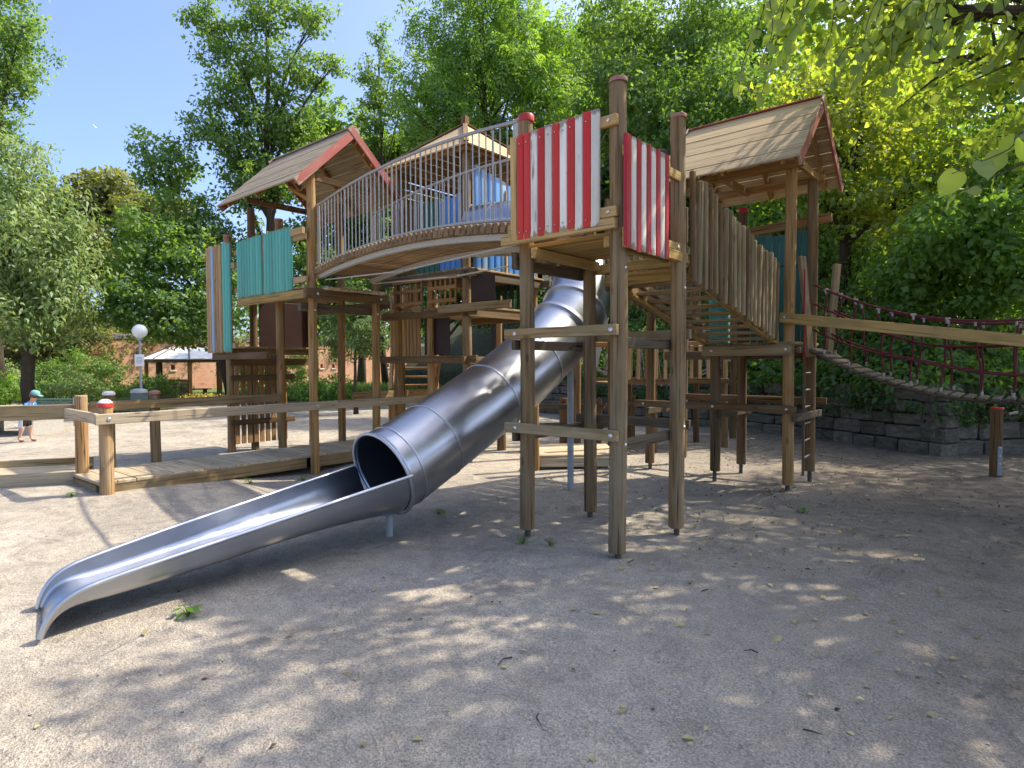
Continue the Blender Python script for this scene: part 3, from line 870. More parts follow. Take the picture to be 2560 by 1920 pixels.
# ------------------------------------------------------------------ roofed lookout on the right
def build_lookout():
    t = thing('roofed_lookout', 'lookout platform on posts with a boarded gable roof beside the stair', 'play tower', (-0.2, 4.15, 0))
    P = {'E1': (-0.70, 3.75), 'E2': (-0.65, 4.60), 'E3': (0.24, 3.76), 'E4': (0.30, 4.53), 'E0': (-1.75, 3.91), 'E5': (-1.62, 4.75)}
    for k, z0, z1 in (('E1', 0.12, 1.75), ('E2', 0.11, 3.74), ('E3', 0.045, 4.02), ('E4', 0.12, 4.02), ('E0', 0.10, 2.9), ('E5', 0.1, 4.0)):
        x, y = P[k]
        p = post(x, y, z0, z1, 0.068, 'post_dark' if k not in ('E3',) else 'post_brown', t)
        foot(None, x, y, z0, p)
        if k == 'E2':
            cap(x, y, z1, 0.072, 'cap_red', p, 0.0, 0.06)
    board('platform_beam', (-0.84, 3.65, 1.748), (0.30, 3.65, 1.748), 0.14, 0.09, 'beam', t, ch=0.02)
    bolt((-0.70, 3.604, 1.75), (0, -1, 0), t, 0.02)
    bolt((0.24, 3.604, 1.75), (0, -1, 0), t, 0.02)
    board('platform_beam', (-1.9, 4.70, 1.70), (0.42, 4.70, 1.70), 0.13, 0.08, 'beam_dark', t)
    for i in range(10):
        x = -0.72 + i * 0.112
        board('floor_plank', (x, 3.66, 1.83), (x, 4.74, 1.83), 0.105, 0.034, 'beam', t, (1, 0, 0))
    board('crossbar', (0.37, 3.68, 1.74), (0.37, 4.72, 1.74), 0.07, 0.045, 'beam_dark', t)
    for (y, x0, x1, z) in ((3.655, -1.87, 0.36, 1.005), (4.70, -1.75, 0.46, 1.06)):
        board('crossbar', (x0, y, z), (x1, y, z), 0.095, 0.05, 'post_dark', t)
        for x in (-1.72, -0.69, 0.25):
            bolt((x, y - 0.026, z), (0, -1, 0), t, 0.018)
    for x in (0.36, -0.58, -1.66):
        board('crossbar', (x, 3.62, 0.90), (x, 4.78, 0.90), 0.09, 0.05, 'beam_dark', t)
    # roof
    for x in (-0.62, 0.34):
        board('tie_beam', (x, 3.62, 4.04), (x, 4.70, 4.04), 0.10, 0.05, 'lattice', t)
    for y, z in ((3.66, 4.02), (4.64, 4.05)):
        board('wall_plate', (-1.30, y, z), (0.42, y, z), 0.09, 0.07, 'lattice', t)
    roof_gable(t, -1.34, 0.50, 4.17, 4.92, 1.035, 3.94, 4.02, 'roofboard', 7, 'barge', (-1.2, -0.42, 0.30), 0.009)
    # teal gate boards on the far side
    board('upper_rail', (-0.78, 4.69, 3.46), (0.50, 4.69, 3.52), 0.12, 0.055, 'lattice', t)
    bolt((0.30, 4.66, 3.51), (0, -1, 0), t, 0.02)
    for i in range(9):
        x = -0.60 + i * 0.098
        board('gate_board', (x, 4.66, 1.86), (x, 4.66, 3.38 + rng.uniform(-0.02, 0.02)), 0.088, 0.025, 'tealdark', t, (1, 0, 0))
    for z in (2.98, 2.2):
        board('gate_batten', (-0.62, 4.63, z), (0.24, 4.63, z), 0.10, 0.03, 'tealdark', t)
    for i in range(8):
        y = 3.86 + i * 0.09
        add('paling', half_me(0.082, 0.03, 1.25), 'teal', frame((-0.80, y, 1.86), (-0.80, y, 3.1), (0, 1, 0)), t)
    # ladder and red fire pole on the rope bridge side
    board('ladder_stile', (0.33, 4.10, 0.12), (0.33, 4.10, 1.72), 0.03, 0.035, 'beam_dark', t, (1, 0, 0))
    for i in range(7):
        z = 0.35 + i * 0.22
        rod('ladder_rung', (0.33, 4.10, z), (0.31, 4.50, z), 0.011, 'galv', t)
    rod('fire_pole', (0.40, 3.82, 1.62), (0.40, 3.82, 2.75), 0.011, 'darkred', t)
    for (x0, y0, x1, y1, zt) in ((0.46, 3.86, 0.34, 3.90, 2.92), (0.52, 4.50, 0.62, 4.46, 2.86)):
        board('net_upright', (x0, y0, 1.66), (x1, y1, zt), 0.11, 0.05, 'beam', t, (0.4, 1, 0))
build_lookout()

def build_long_beam():
    t = thing('sloping_beam', 'long squared timber running down to the right from the lookout post', 'beam', (2.2, 3.63, 0))
    board('timber', (0.16, 3.655, 2.15), (3.6, 3.655, 1.635), 0.125, 0.075, 'beam_yellow', t)
    bolt((0.22, 3.612, 2.145), (0, -1, 0), t, 0.016)
    post(3.45, 3.78, -0.2, 1.75, 0.07, 'post_dark', t)
build_long_beam()

# ------------------------------------------------------------------ rope bridge
def build_rope_bridge():
    t = thing('rope_bridge', 'sagging bridge of dark red ropes and short planks leaving the lookout to the right', 'rope bridge', (2.2, 4.1, 0))
    x0, x1 = 0.50, 4.6
    def deckz(x):
        u = (x - 2.35) / 1.85
        return 1.22 + 0.56 * u * u if x < 2.35 else 1.22 + 0.45 * ((x - 2.35) / 2.25) ** 2
    def topz(x):
        return 2.015 + 0.56 * ((x - 2.35) / 1.9) ** 2 if x < 2.35 else 2.015 + 0.45 * ((x - 2.35) / 2.25) ** 2
    xs = [x0 + (x1 - x0) * i / 40 for i in range(41)]
    for y in (3.80, 4.46):
        tube('top_rope', [(x, y + 0.01 * math.sin(5 * x), topz(x)) for x in xs], 0.0135, 'rope', t)
        for k in (0.32, 0.66):
            tube('side_rope', [(x, y + 0.01 * math.sin(4 * x + k), deckz(x) + (topz(x) - deckz(x)) * k + 0.03 * math.sin(3.1 * x + 9 * k)) for x in xs], 0.0115, 'rope', t)
        tube('bearer_rope', [(x, y + (0.05 if y < 4 else -0.05), deckz(x) - 0.066) for x in xs], 0.011, 'rod', t)
        i = 0
        x = x0 + 0.14
        while x < x1:
            zt, zd = topz(x), deckz(x)
            sx = 0.03 * math.sin(7 * x + y * 3)
            h = tube('hanger_rope', [(x + sx * (1.2 - 2.4 * u) + 0.012 * math.sin(9 * u + i), y + 0.008 * math.sin(7 * u), zd + (zt - zd) * u) for u in (0, 0.2, 0.4, 0.6, 0.8, 1.0)], 0.011, 'rope', t, 6)
            p = (x + sx * 1.2, y, zd)
            rod('ferrule', (p[0], p[1], zd - 0.005), (p[0] + sx * -0.1, p[1], zd + 0.045), 0.0145, 'ferrule', h, 8, 0.004)
            rod('ferrule', (x - sx * 1.2 - 0.026, y, zt), (x - sx * 1.2 + 0.026, y, zt), 0.0155, 'ferrule', h, 8, 0.004)
            rod('ferrule', (x - sx * 1.15, y, zt - 0.055), (x - sx * 1.2, y, zt - 0.01), 0.0135, 'ferrule', h, 8, 0.004)
            x += 0.30
            i += 1
    x = x0 + 0.02
    while x < x1:
        z = deckz(x)
        dz = deckz(x + 0.05) - deckz(x - 0.05)
        board('step_plank', (x, 3.74, z - 0.035), (x, 4.52, z - 0.035), 0.083, 0.036, 'beam_dark', t, (0.1, 0, dz), 0.01)
        x += 0.118
build_rope_bridge()

def build_capped_post():
    x, y = 2.217, 6.437
    t = thing('short_post', 'short round post with a bright red cap standing before the stone wall', 'post', (x, y, 0))
    p = post(x, y, -0.1, 0.93, 0.075, 'post_dark', t)
    cap(x, y, 0.928, 0.079, 'cap_red', p, 0.0, 0.02)
    d = Vector((-HD.x, -HD.y, 0))
    board('steel_bracket', (x - 0.075 * HD.x + 0.01, y - 0.08 * HD.y, 0.02), (x - 0.075 * HD.x + 0.01, y - 0.08 * HD.y, 0.42), 0.055, 0.008, 'greymetal', t, (HD.y, -HD.x, 0))
    for z in (0.4, 0.29, 0.18):
        bolt((x - 0.079 * HD.x + 0.01, y - 0.085 * HD.y, z), (-HD.x, -HD.y, 0), t, 0.012)
    tube('rope', catmull([(x + 0.06, y + 0.03, 0.86), (x + 0.4, y + 0.2, 0.95), (x + 0.9, y + 0.4, 1.2)]), 0.012, 'rope', t)
    rod('ferrule', (x + 0.12, y + 0.06, 0.865), (x + 0.22, y + 0.11, 0.89), 0.02, 'ferrule', t)
build_capped_post()

# ------------------------------------------------------------------ arched bridge
BR0, BR1 = Vector((-1.12, 0.10, 0)), Vector((-5.78, 0.93, 0))
BDIR = (BR1 - BR0).normalized()
BSIDE = Vector((-BDIR.y, BDIR.x, 0))
if BSIDE.y < 0:
    BSIDE = -BSIDE
BW = 0.92

def brz(u):
    return 2.75 + 0.15 * u + 0.145 * 4 * u * (1 - u)

def brp(u, s, dz=0.0):
    p = BR0.lerp(BR1, u) + BSIDE * s
    return Vector((p.x, p.y, brz(u) + dz))

def build_bridge():
    t = thing('arched_bridge', 'arched bridge with steel bar railings and half-log treads between two towers', 'bridge', (-3.4, 0.9, 2.8))
    us = [i / 28 for i in range(29)]
    for s in (0.03, BW - 0.03):
        V, F = [], []
        for u in us:
            for a, b in ((-0.03, 0.0), (0.03, 0.0), (0.03, 0.06), (-0.03, 0.06)):
                V.append(brp(u, s + a, b))
        for i in range(len(us) - 1):
            for k in range(4):
                k2 = (k + 1) % 4
                F.append((i * 4 + k, i * 4 + k2, i * 4 + 4 + k2, i * 4 + 4 + k))
        F += [(3, 2, 1, 0), tuple(len(us) * 4 - 4 + k for k in range(4))]
        add('stringer', mesh_from('bridge_stringer', V, F), 'galv_white', None, t)
    n = 44
    me = {}
    for i in range(n):
        u = (i + 0.5) / n
        a, b = brp(u, -0.075, 0.062), brp(u, BW + 0.075, 0.062)
        tg = (brp(min(1, u + 0.01), 0) - brp(max(0, u - 0.01), 0)).normalized()
        add('half_log_tread', half_me(0.082, 0.098, (b - a).length, 0.0, 1.0), 'tread', frame(a, b, tg), t)
    for s in (0.0, BW):
        for dz, nm, r in ((0.19, 'lower_rail', 0.017), (1.10, 'top_rail', 0.019)):
            tube(nm, [brp(u, s, dz) for u in us], r, 'galv', t)
        n = 42
        for i in range(n):
            u = (i + 0.5) / n
            big = i % 6 == 3
            rod('railing_bar', brp(u, s, 0.05 if big else 0.12), brp(u, s, 1.10), 0.011 if big else 0.0072, 'galv', t, 6)
        for u in (0.006, 0.994):
            board('rail_end_plate', brp(u, s, 0.02), brp(u, s, 1.13), 0.11, 0.012, 'galv_white', t, BDIR)
        a, m, b = brp(0.02, s * 0.86 + 0.07, -0.03), brp(0.5, s * 0.86 + 0.07, -0.23), brp(0.98, s * 0.86 + 0.07, -0.03)
        tube('tie_rod', [a, lerp(a, m, 0.98), m, lerp(b, m, 0.98), b], 0.009, 'galv_white', t, 6)
        rod('turnbuckle', lerp(m, a, 0.05), lerp(m, b, 0.05), 0.018, 'galv', t, 6)
build_bridge()

# ------------------------------------------------------------------ steel tube slide
def build_slide():
    t = thing('tube_slide', 'stainless steel tube slide with a long open run-out chute in the foreground', 'slide', (-1.95, -2.0, 0))
    R = 0.40
    path = [(-1.965, -0.86, 0.585), (-1.955, -0.55, 0.70), (-1.935, 0.30, 1.09), (-1.90, 1.00, 1.45), (-1.88, 1.70, 1.90),
            (-1.86, 2.10, 2.26), (-1.95, 2.42, 2.66), (-2.28, 2.60, 3.10), (-2.85, 2.66, 3.46), (-3.6, 2.66, 3.62), (-4.05, 2.68, 3.64)]
    C = catmull(path, 8)
    n = 40
    # frames that keep the bottom of the tube down
    def ring(i):
        tg = (C[min(i + 1, len(C) - 1)] - C[max(i - 1, 0)]).normalized()
        side = tg.cross(Vector((0, 0, 1))).normalized()
        up = side.cross(tg).normalized()
        return tg, side, up
    cuts = [0, 5, 11, 19, 27, 34, 40, 46, 52, 60, 66, 72, 80]
    cuts = [c for c in cuts if c < len(C)]
    if cuts[-1] != len(C) - 1:
        cuts[-1] = len(C) - 1
    for a, b in zip(cuts[:-1], cuts[1:]):
        V, F = [], []
        idx = list(range(a, b + 1))
        for lay in (1.0, 0.985):
            for i in idx:
                tg, sd, up = ring(i)
                for k in range(n):
                    an = 2 * math.pi * k / n
                    V.append(C[i] + sd * (R * lay * math.cos(an)) + up * (R * lay * math.sin(an)))
        m = len(idx)
        for j in range(m - 1):
            for k in range(n):
                k2 = (k + 1) % n
                F.append((j * n + k, j * n + k2, j * n + n + k2, j * n + n + k))
                o = m * n
                F.append((o + j * n + k2, o + j * n + k, o + j * n + n + k, o + j * n + n + k2))
        if a == 0:
            for k in range(n):
                k2 = (k + 1) % n
                F.append((k2, k, m * n + k, m * n + k2))
        add('tube_segment', mesh_from('slide_tube_segment', V, F, True), 'steel', None, t)
    for c in cuts[1:-1]:
        tg, sd, up = ring(c)
        big = c in (34, 40)
        ro, th = (R + 0.028, 0.022) if big else (R + 0.007, 0.010)
        V, F = [], []
        for dz, rr in ((-th, R - 0.004), (-th, ro), (th, ro), (th, R - 0.004)):
            for k in range(n):
                an = 2 * math.pi * k / n
                V.append(C[c] + tg * dz + sd * (rr * math.cos(an)) + up * (rr * math.sin(an)))
        for j in range(3):
            for k in range(n):
                k2 = (k + 1) % n
                F.append((j * n + k, j * n + k2, j * n + n + k2, j * n + n + k))
        s = add('seam_flange' if big else 'seam_ring', mesh_from('slide_seam', V, F, True), 'steel_seam', None, t)
        s.data.set_sharp_from_angle(angle=math.radians(40))
    # rolled rim round the mouth
    tg, sd, up = ring(0)
    pts = [C[0] - tg * 0.004 + sd * ((R + 0.004) * math.cos(2 * math.pi * k / n)) + up * ((R + 0.004) * math.sin(2 * math.pi * k / n)) for k in range(n + 1)]
    V, F = tube_me(pts, 0.017, 8, False)
    add('mouth_rim', mesh_from('mouth_rim', V, F, True), 'steel_seam', None, t)
    # open chute
    st = [(0.00, 0.615, 0.40, 0.42), (0.30, 0.572, 0.39, 0.345), (0.70, 0.512, 0.37, 0.275), (1.15, 0.443, 0.345, 0.215), (1.60, 0.375, 0.32, 0.18), (2.05, 0.307, 0.295, 0.16),
          (2.28, 0.270, 0.282, 0.138), (2.41, 0.243, 0.278, 0.112), (2.51, 0.195, 0.275, 0.082), (2.58, 0.115, 0.272, 0.052), (2.615, 0.01, 0.27, 0.028)]
    S = []
    for i in range(len(st) - 1):
        for k in range(5):
            f = k / 5
            S.append([st[i][q] * (1 - f) + st[i + 1][q] * f for q in range(4)])
    S.append(list(st[-1]))
    sm = []
    for i in range(len(S)):
        a, b = max(0, i - 2), min(len(S), i + 3)
        w = min(i - a, b - 1 - i)
        seg = S[i - w:i + w + 1]
        sm.append([sum(x[q] for x in seg) / len(seg) for q in range(4)])
    S = sm
    ny = 17
    def section(i, inset):
        d, zr, hw, dep = S[i]
        d0, z0 = S[max(i - 1, 0)][0:2]
        d1, z1 = S[min(i + 1, len(S) - 1)][0:2]
        tv = Vector((0, -(d1 - d0), z1 - z0)).normalized()
        nrm = Vector((0, -tv.z, tv.y))
        if nrm.z < 0:
            nrm = -nrm
        f = min(1.0, d / 1.6)
        cen = Vector((-1.965 - 0.11 * (d / 2.62), -0.86 - d, zr))
        out = []
        for k in range(ny):
            an = math.pi * k / (ny - 1)
            ex = 1.0 - 0.72 * f
            cx = math.copysign(abs(math.cos(an)) ** ex, math.cos(an))
            sx = abs(math.sin(an)) ** (1.0 - 0.66 * f)
            out.append(cen + Vector((cx * (hw - inset), 0.11 * max(0.0, (d - 1.7) / 0.9) * (1 - cx) / 2, 0)) - nrm * (sx * (dep - inset)))
        return out
    V, F = [], []
    for inset in (0.0, 0.008):
        for i in range(len(S)):
            V += section(i, inset)
    m = len(S)
    for j in range(m - 1):
        for k in range(ny - 1):
            F.append((j * ny + k, j * ny + k + 1, j * ny + ny + k + 1, j * ny + ny + k))
            o = m * ny
            F.append((o + j * ny + k + 1, o + j * ny + k, o + j * ny + ny + k, o + j * ny + ny + k + 1))
    for k in range(ny - 1):
        a = (m - 1) * ny + k
        F.append((a, a + 1, m * ny + a + 1, m * ny + a))
    add('chute', mesh_from('slide_chute', V, F, True), 'steel', None, t)
    for k in (0, ny - 1):
        tube('chute_rim', [section(i, 0.0)[k] + Vector((0.012 * (1 if k == 0 else -1), 0, 0.0)) for i in range(m)], 0.017, 'steel_seam', t, 8)
    rod('support_leg', (-1.955, -0.80, -0.1), (-1.955, -0.80, 0.24), 0.034, 'greymetal', t, 12)
    rod('support_leg', (-1.86, 2.0, -0.1), (-1.86, 2.0, 1.85), 0.04, 'greymetal', t, 12)
build_slide()

# ------------------------------------------------------------------ left tower with teal palings
def build_left_tower():
    t = thing('teal_tower', 'roofed tower with teal paling sides at the far end of the arched bridge', 'play tower', (-7.0, 1.5, 0))
    for (x, y, z1, m, cm) in ((-5.86, 0.87, 4.55, 'post_brown', None), (-5.86, 2.05, 4.55, 'post_brown', None), (-7.10, 1.03, 3.98, 'post_brown', 'cap_faded'),
                              (-7.10, 2.22, 4.5, 'post_brown', None), (-8.45, 0.80, 3.86, 'post_brown', 'cap_faded'), (-8.40, 1.22, 4.45, 'post_dark', None), (-8.3, 2.35, 4.4, 'post_brown', None)):
        p = post(x, y, -0.2, z1, 0.068, m, t)
        if cm:
            cap(x, y, z1, 0.072, cm, p, 0, 0.03)
    # bridge-side beams
    board('platform_beam', (-5.74, 0.66, 2.66), (-5.74, 2.20, 2.66), 0.15, 0.08, 'post_dark', t)
    board('platform_beam', (-5.96, 0.70, 2.47), (-5.96, 2.2, 2.47), 0.13, 0.08, 'beam_dark', t)
    for y in (0.87, 2.05):
        bolt((-5.70, y, 2.66), (1, 0, 0), t, 0.025)
        bolt((-5.79, y, 2.42), (1, 0, 0), t, 0.018)
    board('platform_beam', (-7.95, 0.74, 2.66), (-5.82, 0.74, 2.66), 0.13, 0.07, 'beam_yellow', t)
    board('platform_beam', (-7.95, 2.3, 2.6), (-5.82, 2.3, 2.6), 0.13, 0.07, 'beam_dark', t)
    for i in range(19):
        x = -7.9 + i * 0.112
        board('floor_plank', (x, 0.72, 2.76), (x, 2.32, 2.76), 0.10, 0.035, 'beam', t, (1, 0, 0))
    for i in range(8):
        board('floor_plank', (-5.74, 1.02 + i * 0.14, 2.75), (-5.60, 1.02 + i * 0.14, 2.75), 0.125, 0.05, 'deck', t, (0, 1, 0), 0.015)
    # teal panels
    for x0, n in ((-7.905, 9), (-6.985, 9)):
        for i in range(n):
            x = x0 + 0.094 * (i + 0.5)
            zt = 3.70 + rng.uniform(-0.012, 0.012) + 0.01 * (x + 7)
            zb = 2.72 + rng.uniform(-0.015, 0.015)
            add('paling', half_me(0.091, 0.032, zt - zb, 0.02), 'teal', frame((x, 0.715, zb), (x, 0.715, zt), (-1, 0, 0)), t)
    add('paling', half_me(0.05, 0.03, 1.0), 'paling', frame((-7.02, 0.73, 2.72), (-7.02, 0.73, 3.70), (-1, 0, 0)), t)
    for z in (2.88, 3.52):
        board('side_rail', (-8.1, 0.738, z), (-5.80, 0.738, z), 0.09, 0.045, 'paling_brown', t)
    board('side_rail', (-6.13, 0.70, 3.60), (-5.80, 0.70, 3.60), 0.10, 0.06, 'paling_brown', t)
    # longer palings towards the lower level
    for i, c in enumerate(('paling_brown', 'paling_brown', 'blue2', 'paling_brown', 'paling_brown', 'paling_brown', 'teal', 'teal', 'teal')):
        x = -8.92 + 0.097 * i + (0.05 if i > 5 else 0)
        zt = 3.70 + rng.uniform(-0.015, 0.015)
        add('paling', half_me(0.092, 0.032, zt - 1.80, 0.02), c, frame((x, 0.66, 1.80 + rng.uniform(-.012, .012)), (x, 0.66, zt), (-1, 0, 0)), t)
    for z in (1.92, 3.3):
        board('side_rail', (-8.95, 0.69, z), (-7.95, 0.69, z), 0.10, 0.06, 'paling_brown', t)
    # lower level with dark panels and a picket gate beneath
    board('lower_beam', (-8.98, 0.76, 1.74), (-7.0, 0.76, 1.74), 0.12, 0.08, 'post_dark', t)
    for x in (-8.36,):
        board('lower_beam', (x, 0.72, 1.82), (x, 2.5, 1.82), 0.10, 0.09, 'beam', t)
        board('lower_beam', (x + 0.06, 0.72, 1.63), (x + 0.06, 2.5, 1.63), 0.13, 0.06, 'post_dark', t)
        for (y0, y1) in ((1.30, 1.78), (1.80, 2.32)):
            board('dark_panel', (x + 0.02, (y0 + y1) / 2, 1.90), (x + 0.02, (y0 + y1) / 2, 2.76), y1 - y0, 0.02, 'darkpanel', t, (0, 1, 0))
        for i in range(9):
            y = 0.85 + i * 0.115
            board('picket', (x + 0.05, y, 0.16), (x + 0.05, y, 1.60), 0.085, 0.024, 'lattice', t, (0, 1, 0))
        board('picket_rail', (x + 0.09, 0.72, 0.55), (x + 0.09, 1.95, 0.55), 0.10, 0.04, 'post_dark', t)
        board('picket_rail', (x + 0.09, 0.72, 1.35), (x + 0.09, 1.95, 1.35), 0.10, 0.04, 'post_dark', t)
    for i in range(12):
        y = 0.78 + i * 0.14
        board('floor_plank', (-8.9, y, 1.885), (-7.7, y, 1.885), 0.13, 0.03, 'beam', t, (0, 1, 0))
    # roof
    for x in (-5.92, -7.95):
        board('tie_beam', (x, 0.92, 4.46), (x, 2.1, 4.46), 0.10, 0.05, 'post_dark', t)
    roof_gable(t, -8.14, -5.66, 1.52, 5.30, 1.04, 4.29, 4.33, 'roofgrey', 7, 'barge', (-7.9, -6.95, -5.80), 0.006, 0.024, 'roofgrey')
    board('roof_brace', (-5.84, 0.90, 4.05), (-6.55, 0.92, 4.42), 0.06, 0.05, 'lattice', t)
build_left_tower()

# ------------------------------------------------------------------ walkway
def build_walkway():
    t = thing('plank_walkway', 'low plank walkway with timber handrails and round posts left of the slide', 'walkway', (-6.5, 0, 0))
    zt = 0.185
    y = -2.0
    i = 0
    while y < 4.4:
        w = 0.205 + 0.01 * rng.random()
        board('deck_plank', (-7.08, y + w / 2, zt - 0.02), (-5.94 + rng.uniform(-0.012, 0.012), y + w / 2, zt - 0.02 + rng.uniform(-0.003, 0.003)), w - 0.008, 0.04, 'deck', t, (0, 1, 0))
        y += w
        i += 1
    board('edge_beam', (-5.965, -1.95, 0.085), (-5.965, 0.78, 0.075), 0.165, 0.05, 'beam', t)
    board('edge_beam', (-5.93, 0.97, 0.075), (-5.93, 4.3, 0.075), 0.165, 0.05, 'beam', t)
    board('edge_beam', (-7.06, -1.95, 0.085), (-7.06, 4.3, 0.075), 0.165, 0.05, 'beam', t)
    board('edge_beam', (-7.03, -1.96, 0.075), (-6.10, -1.96, 0.075), 0.10, 0.04, 'beam', t)
    for (x, y, z1, cm, r, m) in ((-5.88, -1.92, 1.09, 'cap_red', 0.078, 'paling_brown'), (-6.90, -1.90, 1.20, None, 0.076, 'paling_brown'),
                                 (-7.15, -1.50, 1.18, 'cap_white', 0.07, 'post_grey'), (-7.15, -0.92, 1.17, 'cap_faded', 0.07, 'post_grey'), (-7.12, 3.4, 1.1, None, 0.07, 'post_brown')):
        p = post(x, y, -0.15, z1, r, m, t)
        if cm == 'cap_red':
            cap(x, y, z1 - 0.002, r + 0.004, 'cap_red', p, 0, 0.05)
            cap(x, y, z1 + 0.046, r + 0.002, 'cap_white', p, 0.05, 0.004)
        elif cm:
            cap(x, y, z1 - 0.002, r + 0.008, cm, p, 0.03, 0.03)
    board('handrail', (-5.775, -2.06, 0.955), (-5.775, 3.3, 0.955), 0.125, 0.05, 'deck', t)
    board('handrail', (-6.98, -2.035, 0.975), (-5.80, -2.035, 0.965), 0.125, 0.05, 'deck', t)
    board('handrail', (-7.055, -1.75, 1.035), (-7.055, 0.98, 1.035), 0.13, 0.05, 'beam', t)
    board('handrail', (-7.02, 2.4, 1.0), (-7.02, 4.3, 1.0), 0.13, 0.05, 'beam', t)
    bolt((-5.748, -1.92, 0.955), (1, 0, 0), t, 0.022)
    bolt((-5.748, 0.87, 0.955), (1, 0, 0), t, 0.018)
    bolt((-5.75, 2.05, 0.955), (1, 0, 0), t, 0.018)
    bolt((-5.80, 0.87, 0.10), (1, 0, 0), t, 0.018)
    bolt((-5.80, 0.87, -0.02), (1, 0, 0), t, 0.018)
build_walkway()

def build_ramp():
    t = thing('timber_ramp', 'low timber-edged ramp with a single handrail running out at the left edge', 'ramp', (-7.4, -2.7, 0))
    d = Vector((-0.50, -0.866, 0))
    s = Vector((0.866, -0.50, 0))
    o = Vector((-6.98, -1.98, 0))
    for k, (off, z, h) in enumerate(((-0.86, 0.19, 0.17), (-0.05, 0.085, 0.22))):
        a, b = o + s * off + Vector((0, 0, z)), o + s * off + d * 3.4 + Vector((0, 0, z + 0.01))
        board('edge_beam', a, b, h, 0.06, 'beam' if k == 0 else 'deck', t)
    for i in range(7):
        off = -0.80 + 0.103 * i
        board('deck_plank', o + s * off + Vector((0, 0, 0.165)), o + s * off + d * 3.35 + Vector((0, 0, 0.17)), 0.098, 0.03, 'deck', t, s)
    a = o + s * -0.06 + Vector((0, 0, 0.985))
    board('handrail', a - d * 0.3, a + d * 3.4, 0.19, 0.05, 'beam', t)
    p = o + s * -0.15 + d * 2.9
    post(p.x, p.y, -0.1, 1.12, 0.07, 'post_grey', t)
build_ramp()

